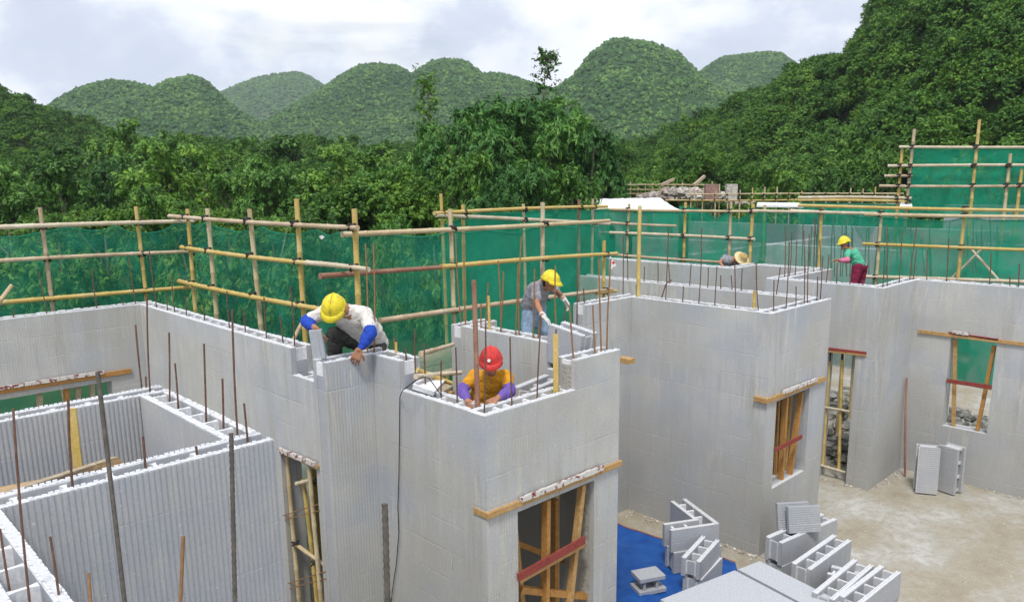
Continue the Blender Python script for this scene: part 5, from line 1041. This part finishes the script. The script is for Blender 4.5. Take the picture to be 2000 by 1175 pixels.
# ------------------------------------------------------------------ site clutter
def platform(label, pts, z, n=5, w=.2, m='plank'):
    """row of planks between two world points"""
    a, b_ = np.array(pts[0]), np.array(pts[1]); d = (b_-a); L = np.linalg.norm(d); d /= L; s_ = np.array([-d[1], d[0]]); r = empty('plank_platform', (a[0], a[1], z-.05)); tag(r, label, 'platform')
    for i in range(n):
        o_ = s_*(i-(n-1)/2)*(w+.012); p = np.append(a+o_, z-.02+random.uniform(-.004, .004)); q = np.append(b_+o_+d*random.uniform(-.1, .1), z-.02); MB().beam(p, q, w, .035).build('plank', m, r)
    for t in (.15, .85): c = a+d*L*t; MB().beam(np.append(c-s_*n*w*.6, z-.075), np.append(c+s_*n*w*.6, z-.075), .07, .07).build('bearer', 'timber', r)
    for t in (.15, .85):
        for sg in (-1, 1): c = a+d*L*t+s_*sg*n*w*.5; MB().tube([np.append(c, 0), np.append(c, z-.11)], .035, 8).build('trestle_leg', 'bam_t', r)
def foot(px, py, dep): return float(D(px, py, dep)[2])-.09
platform('plank platform under the worker in white, behind the wall corner', ((4.25, 6.25), (4.15, 8.0)), foot(656, 735, 7.28), 2)
platform('plank platform inside the bay under the red helmet, widened to shade the doorway', ((4.1, 5.55), (5.2, 5.55)), foot(936, 925, 6.85), 9)  # carries the worker; widened across the bay to keep daylight off the doorway
platform('added plank deck shading the middle room behind the tall window', ((9.0, 4.6), (9.0, 7.6)), 2.12, 5)  # added deck, blocks the sky so the window interior goes dark
platform('added plank deck shading the rooms behind the bay doorway', ((4.15, 7.4), (7.8, 7.6)), 2.3, 5)  # added deck, darkens what is seen through the bay doorway
platform('plank platform under the worker in grey', ((5.6, 5.62), (6.25, 5.62)), foot(1030, 745, 8.2), 3)
platform('plank platform under the worker in the straw hat', ((13.05, 7.3), (13.05, 9.2)), foot(1412, 643, 14.65), 3)
platform('plank platform under the worker in green', ((13.3, 3.6), (13.15, 5.6)), foot(1666, 600, 12.95), 3)
# planks, poles and scrap behind the bay
platform('weathered plank walkway between the narrow wall and the bay', ((4.35, 6.35), (5.2, 6.75)), 2.30, 3, .2)
for k_, (a, b_, m_) in enumerate((((822, 690, 6.9), (885, 672, 7.6), 'bam_p'), ((815, 722, 6.7), (882, 748, 6.9), 'bam_y'), ((812, 735, 6.6), (900, 727, 7.1), 'bam_w'))):
    single(D(*a), D(*b_), .024, m_, ['upper pinkish', 'lower yellow', 'pale horizontal'][k_]+' bamboo lying behind the stepped wall beside the planks')
mb = MB(); mb.obox((0, 0, 0), (.14, 0, 0), (0, .10, 0), (0, 0, .025)); mb.obox((.05, .02, -.06), (.10, 0, 0), (0, .07, 0), (0, 0, .02)); mb.box(-.02, .04, -.05, .05, -.045, -.02); o = mb.build('foam_offcut', 'foam_light'); o.location = tuple(D(838, 750, 6.75)); o.rotation_euler = (R_(16), R_(-8), R_(30)); bevel(o, .005); tag(o, 'white foam offcut perched behind the stepped wall near the black cable', 'foam offcut')
o = block('foam block lying inside the bay right of the red helmet', (4.72, 4.62, 2.50), 12, L=.55, Hh=.2, cells=2); o = None
MB().box(4.6, 5.25, 4.55, 4.9, 2.44, 2.49).build('shelf_board', 'plank'); tag(bpy.data.objects['shelf_board'], 'board under the loose block inside the bay', 'board')
# cable
k_ = [D(862, 772, 6.5), D(848, 752, 6.45), D(838, 738, 6.42), D(826, 735, 6.4), D(806, 747, 6.38), D(786, 762, 6.5)]
X_ = 3.80
k_ += [VX(x, y, X_) for x, y in ((781, 775), (780, 860), (779, 930), (777, 990), (779, 1040), (774, 1100), (768, 1140), (764, 1175), (760, 1260), (756, 1380))]
tag(MB().tube(k_, .0042, 7).build('power_cable', 'cable', None, True), 'black cable hanging down the wall left of the corner below the red helmet', 'cable')
# board bundle in the small room
r = empty('board_bundle', tuple(P(0, 957, 2.2))); tag(r, 'bundle of thin long boards slanting across the small room at lower left', 'boards')
for i in range(6):
    a, b_ = D(-60+i*4, 985-i*4.5, 4.3+i*.04), D(226+i*3, 893+i*3, 5.25); bevel(MB().beam(a, b_, .05, .014, 0, (0, 0, 1)).build('board', 'timber' if i % 2 else 'plank', r), .002)
# white tags
def flag(label, pts, red=None):
    mb = MB(); mb.add(pts+[p+np.array([.004, .004, 0]) for p in pts], [(0, 1, 2, 3), (7, 6, 5, 4), (0, 4, 5, 1), (1, 5, 6, 2), (2, 6, 7, 3), (3, 7, 4, 0)]); o = mb.build('cloth_tag', 'badge'); tag(o, label, 'tag')
    if red is not None: m2 = MB(); m2.ell(red, CR*.018, CU*.02, CF*.003, 10, 6); m2.build('red_mark', 'red_ink', o)
flag('white cloth tag with a red mark hanging from the centre rail', [D(1191, 499, 9.9), D(1197, 505, 9.88), D(1204, 518, 9.9), D(1193, 526, 9.92)], D(1198, 513, 9.86))
flag('small white tag stuck high on the left green net', [VX(623, 462, 4.36), VX(629, 459, 4.36), VX(634, 463, 4.36), VX(628, 468, 4.36)])
# white sheeting roof far behind
def poly_sheet(name, pts, m, label, cat, th=.05):
    mb = MB(); n_ = len(pts); mb.add(list(pts)+[p-np.array([0, 0, th]) for p in pts], [tuple(range(n_)), tuple(range(2*n_-1, n_-1, -1))]+[(i, i+n_, (i+1) % n_+n_, (i+1) % n_) for i in range(n_)]); return tag(mb.build(name, m), label, cat)
X0 = 24.
nx_ = 26; ny_ = 10; A = [VX(1152, 404, 22.), VX(1335, 413, 22.)]; Bk = [VX(1162, 388, 26.), VX(1290, 386, 26.)]; vv = []
for i in range(ny_):
    for j in range(nx_):
        s_, t_ = j/(nx_-1), i/(ny_-1); q = (A[0]*(1-s_)+A[1]*s_)*(1-t_)+(Bk[0]*(1-s_)+Bk[1]*s_)*t_; q = q+np.array([0, 0, .04*math.sin(s_*17)*math.sin(t_*3.1)+random.uniform(-.015, .015)]); vv.append(q)
o = arr_obj('sheeting_roof', np.array(vv), nx_, ny_, 'white_sheet', None, False); so_ = o.modifiers.new('t', 'SOLIDIFY'); so_.thickness = .03; tag(o, 'white sheeting roof over a shed beyond the far netting', 'roof sheet')
r = empty('shed', tuple(VX(1240, 500, 23.)*[1, 1, 0])); tag(r, 'open shed frame with pale posts under the white sheeting roof', 'shed')
for x_ in (1168, 1215, 1262, 1300, 1328): q = VX(x_, 409, 22.4); MB().box(q[0]-.16, q[0]+.16, q[1]-.16, q[1]+.16, -1.2, q[2]-.06).build('post', 'plaster', r)
q0, q1 = VX(1160, 480, 27.), VX(1290, 480, 27.); MB().box(26.9, 27.1, q1[1], q0[1], -1.2, 3.2).build('back_wall', 'plaster', r)
# rubble mound and far structures
def chunks(name, n, fn, smin, smax, m, label, kind='stuff', flat=.7):
    mb = MB(); 
    for i in range(n):
        c = np.array(fn(i)); s_ = random.uniform(smin, smax)*random.choice((.5, .8, 1, 1)); R = np.array(Matrix.Rotation(random.uniform(0, 6.28), 3, 'Z') @ Matrix.Rotation(random.uniform(-.7, .7), 3, 'X'))
        a, b_, d = R[:, 0]*s_, R[:, 1]*s_*random.uniform(.5, 1), R[:, 2]*s_*flat*random.uniform(.4, 1)
        vs = [c+i_*a*random.uniform(.6, 1)+j_*b_*random.uniform(.6, 1)+k2*d*random.uniform(.6, 1) for k2 in (-1, 1) for i_, j_ in ((-1, -1), (1, -1), (1, 1), (-1, 1))]
        mb.add(vs, [(0, 3, 2, 1), (0, 1, 5, 4), (1, 2, 6, 5), (2, 3, 7, 6), (3, 0, 4, 7), (4, 5, 6, 7)], random.choice((0, 0, 1)))
    o = mb.build(name, m); return tag(o, label, 'rubble', kind=kind)
def mound(i):
    px_ = random.gauss(1335, 50); d_ = random.uniform(36, 40); h_ = max(0, 1-((px_-1335)/115)**2); y_ = 396-27*h_*random.uniform(.2, 1); return D(px_, y_, d_)
chunks('rubble_mound', 700, mound, .08, .24, ['rubble', 'rubble_b'], 'heap of broken masonry and timber beyond the far netting')
q = D(1360, 352, 38); 
for a, b_ in (((1355, 362), (1376, 344)), ((1290, 362), (1316, 350))): mb = MB().beam(D(*a, 37), D(*b_, 37.5), .12, .12); tag(mb.build('timber_beam', 'plank'), ('dark' if a[0] > 1300 else 'pale')+' beam sticking out of the distant rubble heap', 'beam')
tag(MB().obox(D(1389, 375, 33), (.1, .1, 0), (.1, -.25, 0), (0, 0, .32)).build('brick_stack', 'brickred'), 'small red brick stack left of the pale one on the far slab', 'brick stack')
tag(MB().obox(D(1428, 376, 33), (.1, .1, 0), (.1, -.2, 0), (0, 0, .36)).build('brick_stack', ['rubble']), 'pale brick stack on the far slab', 'brick stack')
# far foam walls seen through the netting
for k_, (ax, c, a, b_, z, lab) in enumerate((('B', 18.5, 6.0, 14.0, 2.9, 'pale foam wall seen through the net left of the worker in green'), ('B', 19.0, -2.0, 5.0, 3.1, 'pale foam wall seen through the long net at the right'), ('A', 9.5, 14.6, 22.0, 2.9, 'foam cross wall behind the far netting'), ('B', 22.0, 5.2, 14.5, 3.2, 'raised foam wall behind the low far netting strip'), ('B', 23.0, -3.0, 7.0, 3.8, 'upper foam wall behind the raised net'))):
    wall(ax, c, a, b_, [(a, b_, z)], [((a+b_)/2-.6, (a+b_)/2+.2, .8, 2.1)] if k_ != 2 else [], lab, .12, .002, 'foam_clean')
q = VX(1640, 395, 21.5); poly_sheet('sheet', [VX(1478, 401, 21.), VX(1570, 402, 21.), VX(1560, 396, 23.), VX(1480, 395, 23.)], 'white_sheet', 'white sheet lying on the far slab', 'sheet')
poly_sheet('sheet', [VX(1757, 402, 19.5), VX(1782, 402, 19.5), VX(1780, 395, 20.5), VX(1760, 394, 20.5)], 'white_sheet', 'scrap of white sheet at the foot of the tall scaffold', 'sheet')
random.seed(21); it = []
for i in range(24): x_ = random.uniform(1560, 1730); y_ = random.uniform(415, 470); it.append((x_, 540, x_+random.uniform(-8, 8), y_))
it.sort()
for i, q in enumerate(it): tag(rod_obj(D(q[0], q[1], 16.2), D(q[2], q[3], 16.2), .011, 'steel'), f'dark rod, {ORD[i]} from the left behind the net near the worker in green', 'steel rod', 'dark rods behind the green net')
it = []
for i in range(20): x_ = random.uniform(1740, 1985); y_ = random.uniform(425, 480); it.append((x_, 540, x_+random.uniform(-8, 8), y_))
it.sort()
for i, q in enumerate(it): tag(rod_obj(D(q[0], q[1], 16.5), D(q[2], q[3], 16.5), .011, 'steel'), f'dark rod, {ORD[i]} from the left behind the long right net', 'steel rod', 'dark rods behind the long right net')
it = []
for i in range(22): x_ = random.uniform(1795, 1995); y_ = random.uniform(318, 350); it.append((x_, 395, x_+random.uniform(-4, 4), y_))
it.sort()
for i, q in enumerate(it): tag(rod_obj(D(q[0], q[1], 20.5), D(q[2], q[3], 20.5), .013, 'steel'), f'dark rod, {ORD[i]} from the left behind the raised net', 'steel rod', 'dark rods behind the raised net')
# rubble and crumbs
def along(a, b_, spread):
    a, b_ = np.array(a), np.array(b_); d = b_-a; n_ = np.array([-d[1], d[0]])/np.linalg.norm(d)
    return lambda i: np.append(a+d*random.random()-n_*abs(random.gauss(0, spread)), .01)
for a, b_, n_, lab in (((8.2, 4.2), (9.77, 4.2), 90, 'below the tall window'), ((8.17, 6.2), (8.17, 4.2), 0, ''), ((11.2, 4.08), (12.45, 4.08), 70, 'in the inner corner'), ((12.45, 4.08), (12.45, -1), 160, 'along the right wall'), ((11.2, 5.6), (11.2, 4.08), 90, 'at the narrow doorway')):
    if n_: chunks('foam_debris', n_, (lambda f: (lambda i: f(i)))(along(b_ if a[0] == b_[0] else a, a if a[0] == b_[0] else b_, .06)) if False else (lambda i, a=np.array(a), b_=np.array(b_): np.append(a+(b_-a)*random.random()+(np.array([0, -1]) if a[1] == b_[1] else np.array([-1, 0]))*(.02+abs(random.gauss(0, .05))), .008)), .006, .022, ['rubble', 'fill'], f'crumbs and mortar bits lying {lab}')
chunks('foam_debris', 150, lambda i: np.append(np.array([8.2, 6.2])+np.array([0, -2.])*random.random()+np.array([-1, 0])*(.02+abs(random.gauss(0, .07))), .01), .006, .026, ['rubble', 'rubble_b'], 'crumbs and brick bits lying along the large smooth wall')
chunks('gravel', 500, lambda i: (random.uniform(6.5, 12.4), random.uniform(-1, 4.), .006), .004, .012, ['rubble', 'fill'], 'loose grit scattered over the sandy floor')
chunks('rubble_bed', 900, lambda i: (random.uniform(12.75, 15.5), random.uniform(1.2, 6.5), random.uniform(0, .35)), .05, .16, ['rubble', 'fill'], 'broken stones heaped outside the right-hand window')
chunks('rubble_bed', 500, lambda i: (random.uniform(11.9, 13.2), random.uniform(4.4, 8.5), random.uniform(0, .3)), .04, .14, ['rubble', 'fill'], 'broken stones seen through the narrow doorway')
# spare timber stub
tag(MB().obox(D(1223, 703, 9.2), (.06, 0, 0), (0, .09, 0), (0, 0, .03)).build('timber_stub', 'timber'), 'end of a timber showing on the large smooth wall beside the bay corner', 'timber')
# ------------------------------------------------------------------ air
hz = MB().box(-1500, 1500, -1500, 1500, -12, 240).build('haze', 'foam'); hm = bpy.data.materials.new('haze_air'); hm.use_nodes = True; t_ = hm.node_tree; t_.nodes.clear()
pv = t_.nodes.new('ShaderNodeVolumePrincipled'); pv.inputs['Color'].default_value = (.84, .94, 1, 1); pv.inputs['Density'].default_value = .0003; pv.inputs['Anisotropy'].default_value = .1
oo = t_.nodes.new('ShaderNodeOutputMaterial'); t_.links.new(pv.outputs[0], oo.inputs['Volume']); hz.data.materials.clear(); hz.data.materials.append(hm); hz['kind'] = 'stuff'; hz['label'] = 'thin pale summer haze in the air'; hz['category'] = 'haze'
